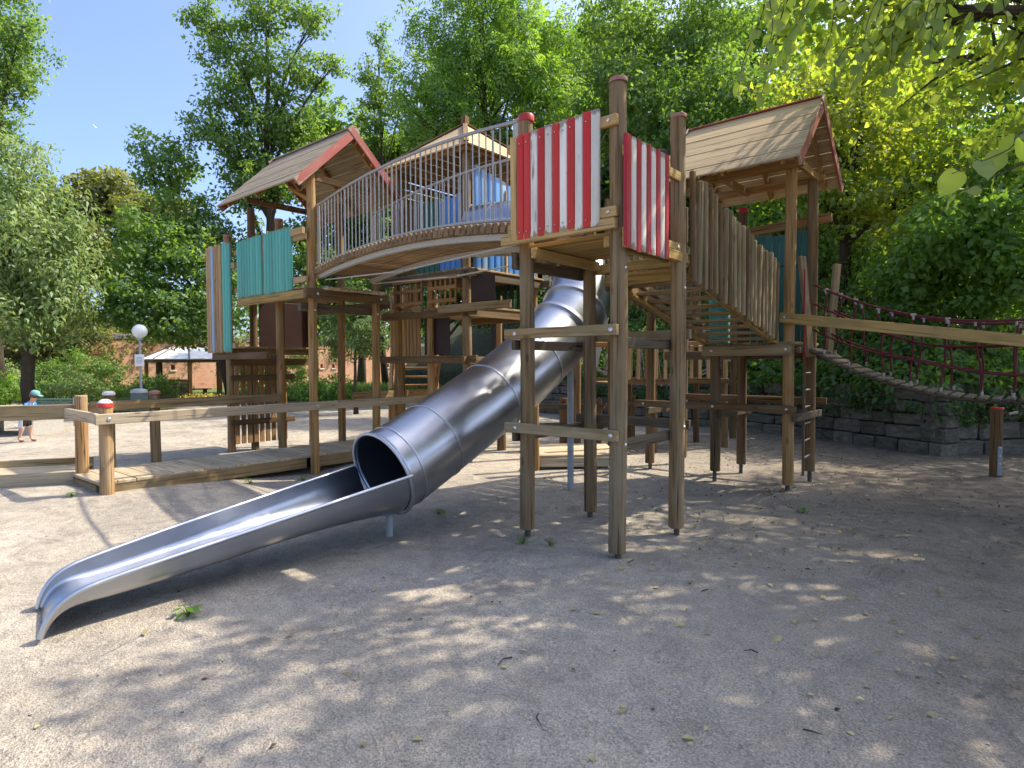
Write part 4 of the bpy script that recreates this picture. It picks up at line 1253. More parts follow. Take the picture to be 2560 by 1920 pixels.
# ------------------------------------------------------------------ back tower with pyramid roof
def build_back_tower():
    K = Vector((-4.12, 2.47, 0))
    t = thing('pyramid_roof_tower', 'tall tower with a pyramid roof and blue palings behind the arched bridge', 'play tower', (K.x - 1.1, K.y + 1.1, 0))
    L = 1.12
    posts = {'n': (K.x - 0.26, K.y + 0.26), 'l': (K.x - 1.98, K.y + 0.26), 'r': (K.x - 0.26, K.y + 1.98), 'b': (K.x - 1.98, K.y + 1.98)}
    for k, (x, y) in posts.items():
        post(x, y, -0.2, 5.02, 0.072, 'post_grey' if k == 'n' else 'post_brown', t)
    for (x, y, z1, m) in ((K.x - 1.12, K.y + 0.26, 3.1, 'post_brown'), (K.x - 2.9, K.y + 1.1, 3.0, 'post_dark'), (K.x - 2.9, K.y + 2.0, 3.0, 'post_brown'), (K.x - 1.9, K.y + 2.9, 3.0, 'post_brown'), (K.x + 0.7, K.y + 1.98, 3.3, 'post_dark')):
        post(x, y, -0.2, z1, 0.062, m, t)
    ze, za = 4.98, 5.84
    # roof: four boarded slopes
    c = Vector((K.x - L, K.y + L, 0))
    rf = add('roof', box_me(0.11, 0.11, 0.30), 'post_dark', Matrix.Translation((c.x, c.y, za - 0.15)), t)
    corners = [Vector((c.x + L * sx, c.y + L * sy, ze)) for sx, sy in ((1, -1), (-1, -1), (-1, 1), (1, 1))]
    apex = Vector((c.x, c.y, za))
    for i in range(4):
        a, b = corners[i], corners[(i + 1) % 4]
        n = 9
        nrm = (b - a).cross(apex - a).normalized()
        if nrm.z < 0:
            nrm = -nrm
        for k in range(n):
            f0, f1 = k / n + 0.004, (k + 1) / n - 0.004
            f1 = min(f1, 0.97)
            q = [a.lerp(apex, f0), b.lerp(apex, f0), b.lerp(apex, f1), a.lerp(apex, f1)]
            V = [p + nrm * 0.014 for p in q] + [p - nrm * 0.010 for p in q]
            F = [(0, 1, 2, 3), (7, 6, 5, 4), (0, 4, 5, 1), (1, 5, 6, 2), (2, 6, 7, 3), (3, 7, 4, 0)]
            add('roof_board', mesh_from('pyramid_roof_board', V, F), 'roofboard', None, rf)
        board('hip_cap', a + Vector((0, 0, 0.03)), a.lerp(apex, 0.97) + Vector((0, 0, 0.035)), 0.085, 0.025, 'post_dark', rf, (-(apex - a).y, (apex - a).x, 0))
        board('eave_beam', a.lerp(apex, 0.1) - Vector((0, 0, 0.08)), b.lerp(apex, 0.1) - Vector((0, 0, 0.08)), 0.10, 0.05, 'lattice', t)
    # platforms
    for z, m in ((3.02, 'beam_dark'), (2.42, 'post_dark'), (1.66, 'post_dark')):
        board('platform_beam', (K.x - 2.3, K.y + 0.16, z), (K.x + 0.05, K.y + 0.16, z), 0.12, 0.06, m, t)
        board('platform_beam', (K.x - 0.16, K.y + 0.05, z - 0.02), (K.x - 0.16, K.y + 2.2, z - 0.02), 0.12, 0.06, m, t)
        board('platform_beam', (K.x - 2.2, K.y + 2.08, z), (K.x + 0.05, K.y + 2.08, z), 0.12, 0.06, m, t)
    board('platform_beam', (K.x - 3.3, K.y + 0.75, 2.52), (K.x - 1.2, K.y + 0.10, 2.52), 0.11, 0.06, 'beam', t)
    board('platform_beam', (K.x - 0.62, K.y - 0.02, 2.46), (K.x + 0.9, K.y - 0.02, 2.46), 0.12, 0.06, 'beam', t)
    for i in range(14):
        board('floor_plank', (K.x - 2.2 + 0.155 * i, K.y + 0.15, 3.10), (K.x - 2.2 + 0.155 * i, K.y + 2.1, 3.10), 0.145, 0.035, 'beam', t, (1, 0, 0))
        board('floor_plank', (K.x - 2.2 + 0.155 * i, K.y + 0.15, 2.50), (K.x - 2.2 + 0.155 * i, K.y + 2.1, 2.50), 0.145, 0.035, 'beam', t, (1, 0, 0))
    # blue and teal palings of the upper level
    for i in range(10):
        y = K.y + 0.42 + i * 0.16
        zt = 4.76 - 0.03 * i
        add('paling', half_me(0.145, 0.05, zt - 3.1), ('blue', 'blue2', 'blue')[i % 3], frame((K.x - 0.20, y, 3.10), (K.x - 0.20, y, zt), (0, -1, 0)), t)
    board('paling_post', (K.x - 0.15, K.y + 1.1, 3.1), (K.x - 0.15, K.y + 1.1, 4.5), 0.05, 0.05, 'edge_plank', t, (0, 1, 0))
    for i in range(13):
        x = K.x - 1.86 + i * 0.125
        zt = 4.30 - 0.05 * (i % 2)
        add('paling', half_me(0.115, 0.04, zt - 3.1), 'blue' if i > 8 else ('tealdark' if i > 3 else 'post_dark'), frame((x, K.y + 0.20, 3.10), (x, K.y + 0.20, zt), (-1, 0, 0)), t)
    for i in range(13):
        z = 3.2 + i * 0.145
        board('wall_board', (K.x - 2.0, K.y + 0.3, z), (K.x - 2.0, K.y + 1.98, z), 0.125, 0.025, 'lattice', t)
        board('wall_board', (K.x - 1.95, K.y + 2.02, z), (K.x - 0.3, K.y + 2.02, z), 0.125, 0.025, 'lattice', t)
    # lattice screens of the middle level
    for (x0, x1) in ((K.x - 1.95, K.x - 1.18), (K.x - 1.04, K.x - 0.36)):
        for z in (2.62, 2.83, 3.0):
            board('lattice_rail', (x0, K.y + 0.12, z), (x1, K.y + 0.12, z), 0.062, 0.025, 'lattice', t)
        for i in range(6):
            x = x0 + 0.05 + (x1 - x0 - 0.1) * i / 5
            board('lattice_slat', (x, K.y + 0.15, 2.56), (x, K.y + 0.15, 3.04), 0.045, 0.018, 'lattice', t, (1, 0, 0))
    for i in range(10):
        x = K.x - 1.95 + i * 0.17
        add('paling', half_me(0.10, 0.03, 0.52), 'tealdark', frame((x, K.y + 1.98, 2.52), (x, K.y + 1.98, 3.04), (-1, 0, 0)), t)
    for (x0, x1) in ((K.x - 1.04, K.x - 0.38),):
        board('dark_panel', ((x0 + x1) / 2 - 0.3, K.y + 0.30, 1.74), ((x0 + x1) / 2 - 0.3, K.y + 0.30, 2.36), 0.62, 0.02, 'darkpanel', t, (1, 0, 0))
    board('dark_panel', (K.x + 0.1, K.y + 0.25, 2.52), (K.x + 0.1, K.y + 0.25, 3.0), 0.42, 0.02, 'darkpanel', t, (1, 0.3, 0))
    for i in range(9):
        x = K.x - 3.0 + i * 0.10
        add('paling', half_me(0.085, 0.035, 1.35), 'paling_brown', frame((x, K.y + 0.95, 1.70), (x, K.y + 0.95, 3.05), (-1, 0, 0)), t)
    # stair down to the left behind
    a, b = Vector((K.x - 2.9, K.y + 0.98, 1.70)), Vector((K.x - 4.35, K.y + 2.0, 0.05))
    d = (b - a)
    side = Vector((d.y, -d.x, 0)).normalized()
    if side.y > 0:
        side = -side
    for s in (0.0, -0.85):
        board('stair_stringer', a + side * s, b + side * s, 0.16, 0.05, 'post_dark', t)
    for i in range(9):
        p = a.lerp(b, (i + 0.4) / 9) + Vector((0, 0, 0.06))
        board('stair_tread', p, p - side * 0.85, 0.20, 0.04, 'lattice', t, Vector((d.x, d.y, 0)))
    for i in range(13):
        p = a.lerp(b, (i + 0.3) / 13) + side * 0.05
        add('paling', half_me(0.09, 0.035, 0.95), 'paling_brown', frame(p + Vector((0, 0, -0.05)), p + Vector((0, 0, 0.9 + 0.03 * math.sin(i * 2.1))), d), t)
build_back_tower()

# ------------------------------------------------------------------ picket bridge and net behind the stair
def build_picket_bridge():
    t = thing('picket_bridge', 'low footbridge with brown picket sides seen between the posts under the stair', 'footbridge', (*site(2.9, 10.8), 0))
    a, b = site3(1.75, 10.6, 0), site3(4.0, 11.4, 0)
    d = (b - a).normalized()
    s = Vector((-d.y, d.x, 0))
    L = (b - a).length
    for off in (0.0, 0.85):
        board('bottom_rail', a + s * off + Vector((0, 0, 1.27)), b + s * off + Vector((0, 0, 1.25)), 0.10, 0.05, 'post_dark', t)
        board('top_rail', a + s * off + Vector((0, 0, 1.93)), b + s * off + Vector((0, 0, 1.93)), 0.09, 0.05, 'lattice', t)
        for i in range(13 if off == 0 else 0):
            p = a + d * (0.1 + (L - 0.2) * i / 12) + s * (off - 0.035)
            board('picket', p + Vector((0, 0, 1.30)), p + Vector((0, 0, 1.90)), 0.07, 0.022, 'paling_brown', t, d)
        for f in (0.0, 0.36, 1.0):
            p = a + d * (L * f) + s * (off + 0.09)
            post(p.x, p.y, -0.15, 2.0, 0.06, 'post_dark', t)
    for i in range(14):
        p = a + d * (0.1 + L * i / 14)
        board('floor_plank', p + Vector((0, 0, 1.24)), p + s * 0.85 + Vector((0, 0, 1.24)), 0.14, 0.03, 'beam', t, d)
build_picket_bridge()

def build_net_bridge():
    t = thing('rope_net_walk', 'pale rope net walkway hanging behind the brown picket footbridge', 'rope net', (*site(2.6, 12.4), 0))
    a, b = site3(1.3, 12.2, 0), site3(4.6, 12.8, 0)
    d = (b - a)
    for off in (0, 0.6):
        o = site3(0.1, 1, 0) - CAM
        o = Vector((o.x, o.y, 0)).normalized() * off
        def sag(u, hi, lo):
            return lo + (hi - lo) * (2 * u - 1) ** 2
        us = [i / 20 for i in range(21)]
        tube('top_rope', [a + d * u + o + Vector((0, 0, sag(u, 2.6, 2.0))) for u in us], 0.012, 'rope_pale', t, 6)
        tube('foot_rope', [a + d * u + o + Vector((0, 0, sag(u, 1.7, 1.15))) for u in us], 0.014, 'rope_pale', t, 6)
        for i in range(20):
            u = (i + 0.5) / 20
            u2 = u + (0.03 if i % 2 else -0.03)
            p0 = a + d * u + o + Vector((0, 0, sag(u, 1.7, 1.15)))
            p1 = a + d * u2 + o + Vector((0, 0, sag(u2, 2.6, 2.0)))
            r = tube('hanger_rope', [p0, lerp(p0, p1, 0.5), p1], 0.010, 'rope_pale', t, 6)
            rod('ferrule', p0 - Vector((0, 0, 0.04)), p0 + Vector((0, 0, 0.04)), 0.024, 'ferrule', r, 6)
    for p in (a, b):
        post(p.x, p.y, -0.1, 2.8, 0.065, 'post_dark', t)
    q = a + d * 0.1
    board('net_upright', q + Vector((0, 0, 1.5)), q + Vector((0.15, 0.2, 2.5)), 0.12, 0.05, 'galv_white', t, d)
build_net_bridge()

def build_back_rails():
    """low posts and rails standing on the gravel behind the slide"""
    t = thing('low_barrier', 'low barrier of thick posts and rails standing behind the slide tube', 'barrier', (*site(1.2, 11.4), 0))
    pts = [(-0.2, 11.3), (0.95, 11.3), (1.55, 11.2), (2.3, 11.9)]
    for e, n in pts:
        x, y = site(e, n)
        post(x, y, -0.1, 0.95, 0.085, 'post_dark', t)
    for (p, q) in zip(pts[:-1], pts[1:]):
        for z in (0.80, 0.45):
            a, b = site3(p[0] - 0.1, p[1] - 0.11, z), site3(q[0] + 0.1, q[1] - 0.11, z)
            board('rail', a, b, 0.10, 0.05, 'beam_dark', t)
    t2 = thing('rear_deck', 'small sunlit plank deck on the ground behind the slide tube', 'deck', (*site(0.6, 9.8), 0))
    for i in range(9):
        a, b = site3(0.25 + 0.02 * i, 9.2 + i * 0.145, 0.20), site3(1.6, 9.3 + i * 0.145, 0.20)
        board('deck_plank', a, b, 0.138, 0.035, 'deck', t2, (HD.x, HD.y, 0))
    for z, n in ((0.11, 9.16), (0.11, 10.45)):
        board('edge_beam', site3(0.25, n, z), site3(1.65, n + 0.05, z), 0.14, 0.05, 'deck', t2)
    for (e, n, h) in ((0.35, 9.12, 1.15), (1.72, 9.9, 1.75)):
        x, y = site(e, n)
        p = post(x, y, -0.1, h, 0.055, 'post_brown', t2)
        if h > 1.5:
            cap(x, y, h, 0.06, 'cap_white', p, 0.01, 0.03)
build_back_rails()

# ------------------------------------------------------------------ dry-stone wall
def stone_me(k):
    key = ('stone', k)
    if key in CACHE:
        return CACHE[key]
    r = random.Random(k)
    src = box_me(1.0, 1.0, 1.0, 0.085)
    V = [(v.co.x + r.uniform(-.035, .035), v.co.y + r.uniform(-.04, .04), v.co.z - 0.5 + r.uniform(-.035, .035)) for v in src.vertices]
    me = mesh_from('wall_stone', V, [tuple(p.vertices) for p in src.polygons])
    CACHE[key] = me
    return me

def build_stone_wall():
    t = thing('stone_wall', 'low dark dry-stone retaining wall of rough blocks at the foot of the bank', 'stone wall', (-0.76, 9.42, 0))
    core = []
    for i in range(len(WALL) - 1):
        a, b = Vector((*WALL[i], 0)), Vector((*WALL[i + 1], 0))
        d = (b - a)
        L = d.length
        d = d / L
        back = Vector((-d.y, d.x, 0))
        if back.dot(Vector((HD.x, HD.y, 0))) < 0:
            back = -back
        big = i >= 5
        z = -0.05
        row = 0
        while z < (0.98 if not big else 0.92):
            h = rng.uniform(0.20, 0.27) if not big else rng.uniform(0.30, 0.36)
            if i >= 5 and row == 0:
                h = 0.30
            x = -0.02 - rng.uniform(0, 0.25) * (i != 5)
            x = max(x, -0.12)
            while x < L - 0.05:
                w = rng.uniform(0.38, 0.82) if not big else rng.uniform(0.55, 1.0)
                w = min(w, L - x + 0.06)
                if w < 0.12:
                    break
                dep = 0.36
                setb = rng.uniform(-0.03, 0.03) + 0.03 * row + (0.03 * row if big else 0)
                c = a + d * (x + w / 2) + back * (dep / 2 + setb) + Vector((0, 0, z + h / 2))
                M = Matrix.Translation(c) @ Matrix(((d.x, back.x, 0, 0), (d.y, back.y, 0, 0), (0, 0, 1, 0), (0, 0, 0, 1))) @ Matrix.Rotation(rng.uniform(-.03, .03), 4, 'Y') @ Matrix.Diagonal((w - 0.018, dep, h - 0.014, 1))
                add('stone', stone_me(rng.randrange(10)), 'stone', M, t)
                x += w
            z += h
            row += 1
build_stone_wall()

# ------------------------------------------------------------------ old brick wall with loopholes
def build_brick_wall():
    a, b = site3(-30.83, 22.74, 0), site3(-6.06, 59.08, 0)
    d = (b - a)
    L = d.length
    d = d / L
    out = Vector((d.y, -d.x, 0))
    t = thing('brick_wall', 'old red brick fortification wall with small loopholes and a dark coping in the far background', 'brick wall', tuple(a.lerp(b, 0.5)))
    M = Matrix(((d.x, -out.x, 0, a.x), (d.y, -out.y, 0, a.y), (0, 0, 1, 0), (0, 0, 0, 1)))
    # openings at these distances along the wall
    ops = [10.0 + q for q in (0.0, 1.97, 2.75, 3.45, 8.0, 12.7, 19.1, 20.2, 26.0)]
    z0, z1, zt, wd = 1.26, 1.56, 3.05, 0.22
    V, F = [], []
    def bx(x0, x1, y0, y1, za, zb):
        o = len(V)
        V.extend([(x, y, z) for z in (za, zb) for x, y in ((x0, y0), (x1, y0), (x1, y1), (x0, y1))])
        F.extend([tuple(o + i for i in f) for f in ((3, 2, 1, 0), (4, 5, 6, 7), (0, 1, 5, 4), (1, 2, 6, 5), (2, 3, 7, 6), (3, 0, 4, 7))])
    bx(0, L, 0, 0.6, -0.3, z0)
    bx(0, L, 0, 0.6, z1, zt)
    x = 0
    for o in ops + [L + wd]:
        bx(x, o - wd / 2, 0, 0.6, z0, z1)
        x = o + wd / 2
    add('wall_face', mesh_from('brick_wall_face', V, F), 'brick', M, t)
    for o in ops:
        for nm, zz, hh, y in (('sill', z0 - 0.05, 0.09, -0.05),):
            add(nm, box_me(0.42, 0.16, 0.09), 'stone_sill', M @ Matrix.Translation((o, 0.0, z0 - 0.10)), t)
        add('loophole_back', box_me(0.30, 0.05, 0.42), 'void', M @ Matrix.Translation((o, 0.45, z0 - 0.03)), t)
    r = random.Random(3)
    x = 0
    while x < L:
        w = r.uniform(0.9, 1.5)
        add('coping_stone', box_me(w - 0.02, 0.75, 0.30, 0.03), 'stone_coping', M @ Matrix.Translation((x + w / 2, 0.30, zt + r.uniform(-0.01, 0.02))), t)
        x += w
build_brick_wall()

# ------------------------------------------------------------------ pavilion, lamp, bin, table
def build_pavilion():
    e0, n0, R = -14.9, 28.5, 1.95
    c = site3(e0, n0, 0)
    t = thing('pavilion', 'small open timber pavilion with a pale eight-sided roof behind the walkway', 'pavilion', tuple(c))
    ze, zm, za = 1.84, 2.36, 2.72
    ang = [math.pi / 8 + k * math.pi / 4 for k in range(8)]
    def pt(k, r, z):
        return c + Vector((r * math.cos(ang[k % 8]), r * math.sin(ang[k % 8]), z))
    def slab(name, q, mat, parent):
        nrm = (q[1] - q[0]).cross(q[2] - q[0]).normalized()
        if nrm.z < 0:
            nrm = -nrm
        V = list(q) + [p - nrm * 0.04 for p in q]
        m = len(q)
        F = [tuple(range(m)), tuple(range(2 * m - 1, m - 1, -1))] + [(i, m + i, m + (i + 1) % m, (i + 1) % m) for i in range(m)]
        return add(name, mesh_from(name, V, F), mat, None, parent)
    rf = slab('roof', [pt(k, 0.12, za + 0.02) for k in range(8)], 'ridge', t)
    for k in range(8):
        slab('roof_panel', [pt(k, R, ze), pt(k + 1, R, ze), pt(k + 1, R * 0.42, zm), pt(k, R * 0.42, zm)], 'pavroof', rf)
        slab('roof_panel', [pt(k, R * 0.42, zm + 0.003), pt(k + 1, R * 0.42, zm + 0.003), pt(k + 1, 0.05, za), pt(k, 0.05, za)], 'pavroof_brown', rf)
        rod('roof_ridge', pt(k, R, ze + 0.02), pt(k, 0.08, za + 0.03), 0.025, 'ridge', rf, 6)
        board('fascia', pt(k, R - 0.06, ze - 0.10), pt(k + 1, R - 0.06, ze - 0.10), 0.12, 0.04, 'post_dark', t)
        p = pt(k, R - 0.22, 0)
        board('post', p - Vector((0, 0, 0.1)), p + Vector((0, 0, ze - 0.04)), 0.13, 0.13, 'lattice' if k % 2 else 'post_dark', t, (1, 0, 0))
    # low board walls on the near left side
    order = sorted(range(8), key=lambda k: ((pt(k, R, 0) + pt(k + 1, R, 0)) / 2 - Vector((CAM.x, CAM.y, 0))).dot(Vector((SA * 0.8 + -CA * 0.6, CA * 0.8 + SA * 0.6, 0))))
    for k in order[:3]:
        for i in range(6):
            board('wall_board', pt(k, R - 0.22, 0.12 + 0.15 * i), pt(k + 1, R - 0.22, 0.12 + 0.15 * i), 0.145, 0.03, 'beam', t)
    b = thing('pavilion_bench', 'dark plank bench inside the pale-roofed pavilion', 'bench', tuple(c))
    a1, a2 = c + Vector((-0.9 * SA, -0.9 * CA, 0.45)), c + Vector((0.9 * SA, 0.9 * CA, 0.45))
    board('seat', a1, a2, 0.4, 0.05, 'post_dark', b, (CA, -SA, 0))
    for p in (lerp(a1, a2, 0.12), lerp(a1, a2, 0.88)):
        board('leg', (p.x, p.y, -0.02), (p.x, p.y, 0.43), 0.3, 0.06, 'post_dark', b, (CA, -SA, 0))
build_pavilion()

def lathe(name, prof, n, mat, M, parent=None, smooth=True, ang=40):
    V = [(r * math.cos(2 * math.pi * k / n), r * math.sin(2 * math.pi * k / n), z) for r, z in prof for k in range(n)]
    F = [(j * n + k, j * n + (k + 1) % n, j * n + n + (k + 1) % n, j * n + n + k) for j in range(len(prof) - 1) for k in range(n)]
    me = mesh_from(name, V, F, smooth)
    me.set_sharp_from_angle(angle=math.radians(ang))
    return add(name, me, mat, M, parent)

def build_lamp():
    x, y = site(-11.45, 19.0)
    t = thing('park_lamp', 'park lamp with a white globe and a small white notice on its pole', 'lamp', (x, y, 0))
    rod('pole', (x, y, -0.1), (x, y, 2.38), 0.038, 'greymetal', t, 12)
    lathe('globe', [(0.001, 0)] + [(0.215 * math.sin(math.pi * k / 14), 0.215 - 0.215 * math.cos(math.pi * k / 14)) for k in range(1, 14)] + [(0.001, 0.43)], 24, 'lampglobe', Matrix.Translation((x, y, 2.40)), t)
    rod('globe_collar', (x, y, 2.34), (x, y, 2.43), 0.075, 'greymetal', t, 12)
    d = Vector((CA, -SA, 0))
    c = Vector((x, y, 1.55)) + d * 0.05
    s = Vector((SA, CA, 0))
    nt = board('notice', c - Vector((0, 0, 0)), c + Vector((0, 0, 0.36)), 0.29, 0.012, 'signwhite', t, s, 0.003)
    for i, w in enumerate((0.16, 0.21, 0.20, 0.22, 0.14)):
        q = c + d * 0.0085 + Vector((0, 0, 0.27 - i * 0.045))
        board('print_line', q - s * w / 2, q + s * w / 2, 0.012, 0.002, 'signprint', nt, (0, 0, 1), 0.0005)
build_lamp()

def build_bin():
    x, y = site(-11.15, 18.4)
    t = thing('litter_bin', 'dark grey-green round litter bin at the foot of the globe lamp', 'bin', (x, y, 0))
    lathe('body', [(0.001, 0), (0.20, 0), (0.215, 0.02), (0.225, 0.72), (0.20, 0.74), (0.195, 0.1), (0.001, 0.09)], 20, 'binmat', Matrix.Translation((x, y, 0.02)), t)
    lathe('lid', [(0.235, 0.0), (0.24, 0.03), (0.20, 0.10), (0.10, 0.13), (0.001, 0.135)], 20, 'greymetal', Matrix.Translation((x, y, 0.75)), t)
build_bin()

def build_table():
    c = site3(-11.75, 14.4, 0)
    ex, ey = Vector((SA, CA, 0)), Vector((-CA, SA, 0))
    t = thing('concrete_table', 'grey concrete table on thick block legs behind the child', 'table', tuple(c))
    for s in (-0.72, 0.72):
        p = c + ex * s
        board('pedestal', p + Vector((0, 0, -0.1)), p + Vector((0, 0, 0.53)), 0.34, 1.0, 'concrete', t, ex, 0.03)
    board('table_top', c - ex * 1.25 + Vector((0, 0, 0.57)), c + ex * 1.05 + Vector((0, 0, 0.57)), 1.4, 0.09, 'concrete', t, ey, 0.015)
    b = thing('park_bench', 'green metal mesh bench seen over the ramp rail behind the concrete table', 'bench', tuple(site3(-11.9, 16.0, 0)))
    q = site3(-11.9, 16.0, 0)
    for i in range(5):
        board('seat_slat', q - ex * 0.55 - ey * (0.1 + 0.085 * i) + Vector((0, 0, 0.42)), q + ex * 0.55 - ey * (0.1 + 0.085 * i) + Vector((0, 0, 0.42)), 0.07, 0.025, 'netgreen', b, ey)
    for i in range(4):
        board('back_slat', q - ex * 0.55 + Vector((0, 0, 0.52 + 0.06 * i)), q + ex * 0.55 + Vector((0, 0, 0.52 + 0.06 * i)), 0.045, 0.02, 'netgreen', b)
    for s_ in (-0.5, 0.5):
        rod('leg', q + ex * s_ + Vector((0, 0, -0.05)), q + ex * s_ + Vector((0, 0, 0.74)), 0.022, 'greymetal', b)
        rod('leg', q + ex * s_ - ey * 0.42 + Vector((0, 0, -0.05)), q + ex * s_ - ey * 0.42 + Vector((0, 0, 0.42)), 0.022, 'greymetal', b)
build_table()

# ------------------------------------------------------------------ child
def skin_obj(name, verts, edges, mat, M, parent, root=0, sub=2):
    me = bpy.data.meshes.new(name)
    me.from_pydata([v[:3] for v in verts], edges, [])
    o = add(name, me, None, M, parent)
    me.materials.append(MAT[mat])
    o.modifiers.new('skin', 'SKIN')
    for i, v in enumerate(verts):
        sv = me.skin_vertices[0].data[i]
        sv.radius = (v[3], v[4] if len(v) > 4 else v[3])
        sv.use_root = (i == root)
    s = o.modifiers.new('subdivision', 'SUBSURF')
    s.levels = s.render_levels = sub
    o.modifiers['skin'].use_smooth_shade = True
    return o

def build_child():
    c = site3(-10.12, 12.75, 0.0)
    f, s = Vector((SA, CA, 0)), Vector((-CA, SA, 0))
    M = Matrix(((f.x, s.x, 0, c.x), (f.y, s.y, 0, c.y), (0, 0, 1, zg(c.x, c.y) + 0.005), (0, 0, 0, 1)))
    t = thing('person', 'small child in a blue and white top and black shorts leaning forward beyond the rail', 'person', tuple(c))
    t['label'] = 'small child in a blue and white top and black shorts leaning forward beyond the rail'
    V = [(0.0, 0, 0.50, .085, .075), (0.05, 0, 0.62, .085, .07), (0.11, 0, 0.76, .085, .075), (0.16, 0, 0.83, .036, .036), (0.205, 0, 0.90, .055, .052), (0.235, 0, 0.965, .077, .070), (0.245, 0, 1.025, .058, .055),
         (0.13, .085, 0.79, .034), (0.15, .12, 0.66, .027), (0.235, .12, 0.555, .021), (0.265, .115, 0.51, .016),
         (0.13, -.085, 0.79, .034), (0.11, -.125, 0.655, .027), (0.17, -.13, 0.55, .021), (0.20, -.125, 0.50, .016),
         (0.0, .06, 0.46, .058), (0.065, .065, 0.27, .042), (0.075, .065, 0.065, .027), (0.14, .07, 0.025, .026),
         (0.0, -.06, 0.46, .058), (-0.005, -.065, 0.27, .042), (-0.075, -.065, 0.075, .027), (-0.015, -.07, 0.025, .026),
         (0.30, 0, 0.945, .016)]
    E_ = [(0, 1), (1, 2), (2, 3), (3, 4), (4, 5), (5, 6), (2, 7), (7, 8), (8, 9), (9, 10), (2, 11), (11, 12), (12, 13), (13, 14), (0, 15), (15, 16), (16, 17), (17, 18), (0, 19), (19, 20), (20, 21), (21, 22), (5, 23)]
    # fingers
    base = len(V)
    for hi, (hx, hy, hz) in ((10, (0.265, .115, 0.51)), (14, (0.20, -.125, 0.50))):
        for k, (dx, dy, dz) in enumerate(((0.035, 0.014, -0.035), (0.038, 0.004, -0.042), (0.034, -0.006, -0.044), (0.026, -0.015, -0.04), (0.03, 0.02, -0.008))):
            V.append((hx + dx * 0.5, hy + dy * 0.9, hz + dz * 0.5, .0065))
            V.append((hx + dx, hy + dy, hz + dz, .005))
            E_ += [(hi, len(V) - 2), (len(V) - 2, len(V) - 1)]
    skin_obj('body', V, E_, 'skin', M, t)
    V = [(0.005, 0, 0.53, .105, .10), (0.055, 0, 0.64, .105, .095), (0.105, 0, 0.75, .10, .10), (0.145, 0, 0.805, .06, .06), (0.13, .10, 0.785, .05), (0.145, .125, 0.68, .043), (0.20, .125, 0.60, .036), (0.13, -.10, 0.785, .05), (0.115, -.13, 0.67, .043), (0.145, -.135, 0.59, .036), (0.10, 0, 0.845, .05, .06)]
    skin_obj('hooded_top', V, [(0, 1), (1, 2), (2, 3), (2, 4), (4, 5), (5, 6), (2, 7), (7, 8), (8, 9), (3, 10)], 'shirt', M, t)
    V = [(0.0, 0, 0.53, .105, .095), (0.0, 0, 0.47, .10, .095), (0.015, .062, 0.41, .07), (0.055, .066, 0.30, .06), (0.0, -.062, 0.41, .07), (-0.004, -.066, 0.30, .06)]
    skin_obj('shorts', V, [(0, 1), (1, 2), (2, 3), (1, 4), (4, 5)], 'shorts', M, t)
    add('shorts_panel', box_me(0.09, 0.012, 0.2, 0.004), 'shorts_white', M @ Matrix.Translation((0.015, -0.135, 0.30)) @ Matrix.Rotation(-0.08, 4, 'X'), t)
    hd = lathe('cap', [(0.088, 0.0), (0.088, 0.025), (0.078, 0.06), (0.05, 0.085), (0.001, 0.095)], 16, 'cap_teal', M @ Matrix.Translation((0.235, 0, 0.985)) @ Matrix.Rotation(0.3, 4, 'Y'), t)
    add('cap_brim', box_me(0.12, 0.10, 0.010, 0.004), 'cap_teal', M @ Matrix.Translation((0.325, 0, 0.965)) @ Matrix.Rotation(0.42, 4, 'Y'), hd)
    lathe('hair', [(0.078, -0.06), (0.086, -0.03), (0.087, 0.01)], 16, 'hair', M @ Matrix.Translation((0.222, 0, 0.985)) @ Matrix.Rotation(0.3, 4, 'Y'), t)
    for y in (0.032, -0.032):
        lathe('eye', [(0.001, -0.008), (0.008, 0), (0.001, 0.008)], 8, 'shorts', M @ Matrix.Translation((0.303, y, 0.972)), t)
    for (x, y) in ((0.10, .068), (-0.05, -.068)):
        skin_obj('shoe', [(x - 0.02, y, 0.035, .034, .03), (x + 0.04, y, 0.028, .034, .026), (x + 0.085, y, 0.022, .026, .02)], [(0, 1), (1, 2)], 'shoe', M, t)
build_child()

def build_bird():
    c = site3(-46.5, 70, 28.2)
    V = [(-.35, 0, 0), (0, .06, .03), (.25, 0, 0), (0, -.06, -.05), (0.05, .75, .22), (-.12, .7, .2), (0.05, -.75, .25), (-.12, -.7, .22), (-.5, .08, 0), (-.5, -.08, 0), (.36, 0, -.02)]
    F = [(0, 1, 2), (0, 2, 3), (1, 4, 5), (3, 6, 7), (0, 8, 9), (1, 2, 10), (3, 10, 2), (0, 1, 3), (1, 10, 3)]
    o = add('bird', mesh_from('bird', V, F), 'bird', Matrix.Translation(c) @ Matrix.Rotation(2.2, 4, 'Z') @ Matrix.Rotation(0.5, 4, 'X') @ Matrix.Diagonal((0.6, 0.6, 0.6, 1)))
    tag(o, 'tiny white bird flying in the open blue sky', 'bird')
build_bird()

# ------------------------------------------------------------------ foliage
def unit(a):
    return a / np.maximum(np.linalg.norm(a, axis=1, keepdims=True), 1e-9)

def quads_mesh(name, Q):
    """Q: (n, 4, 3) quads"""
    n = len(Q)
    me = bpy.data.meshes.new(name)
    me.vertices.add(n * 4)
    me.vertices.foreach_set('co', np.ascontiguousarray(Q, dtype=np.float32).ravel())
    me.loops.add(n * 4)
    me.loops.foreach_set('vertex_index', np.arange(n * 4, dtype=np.int32))
    me.polygons.add(n)
    me.polygons.foreach_set('loop_start', np.arange(0, n * 4, 4, dtype=np.int32))
    me.update(calc_edges=True)
    return me

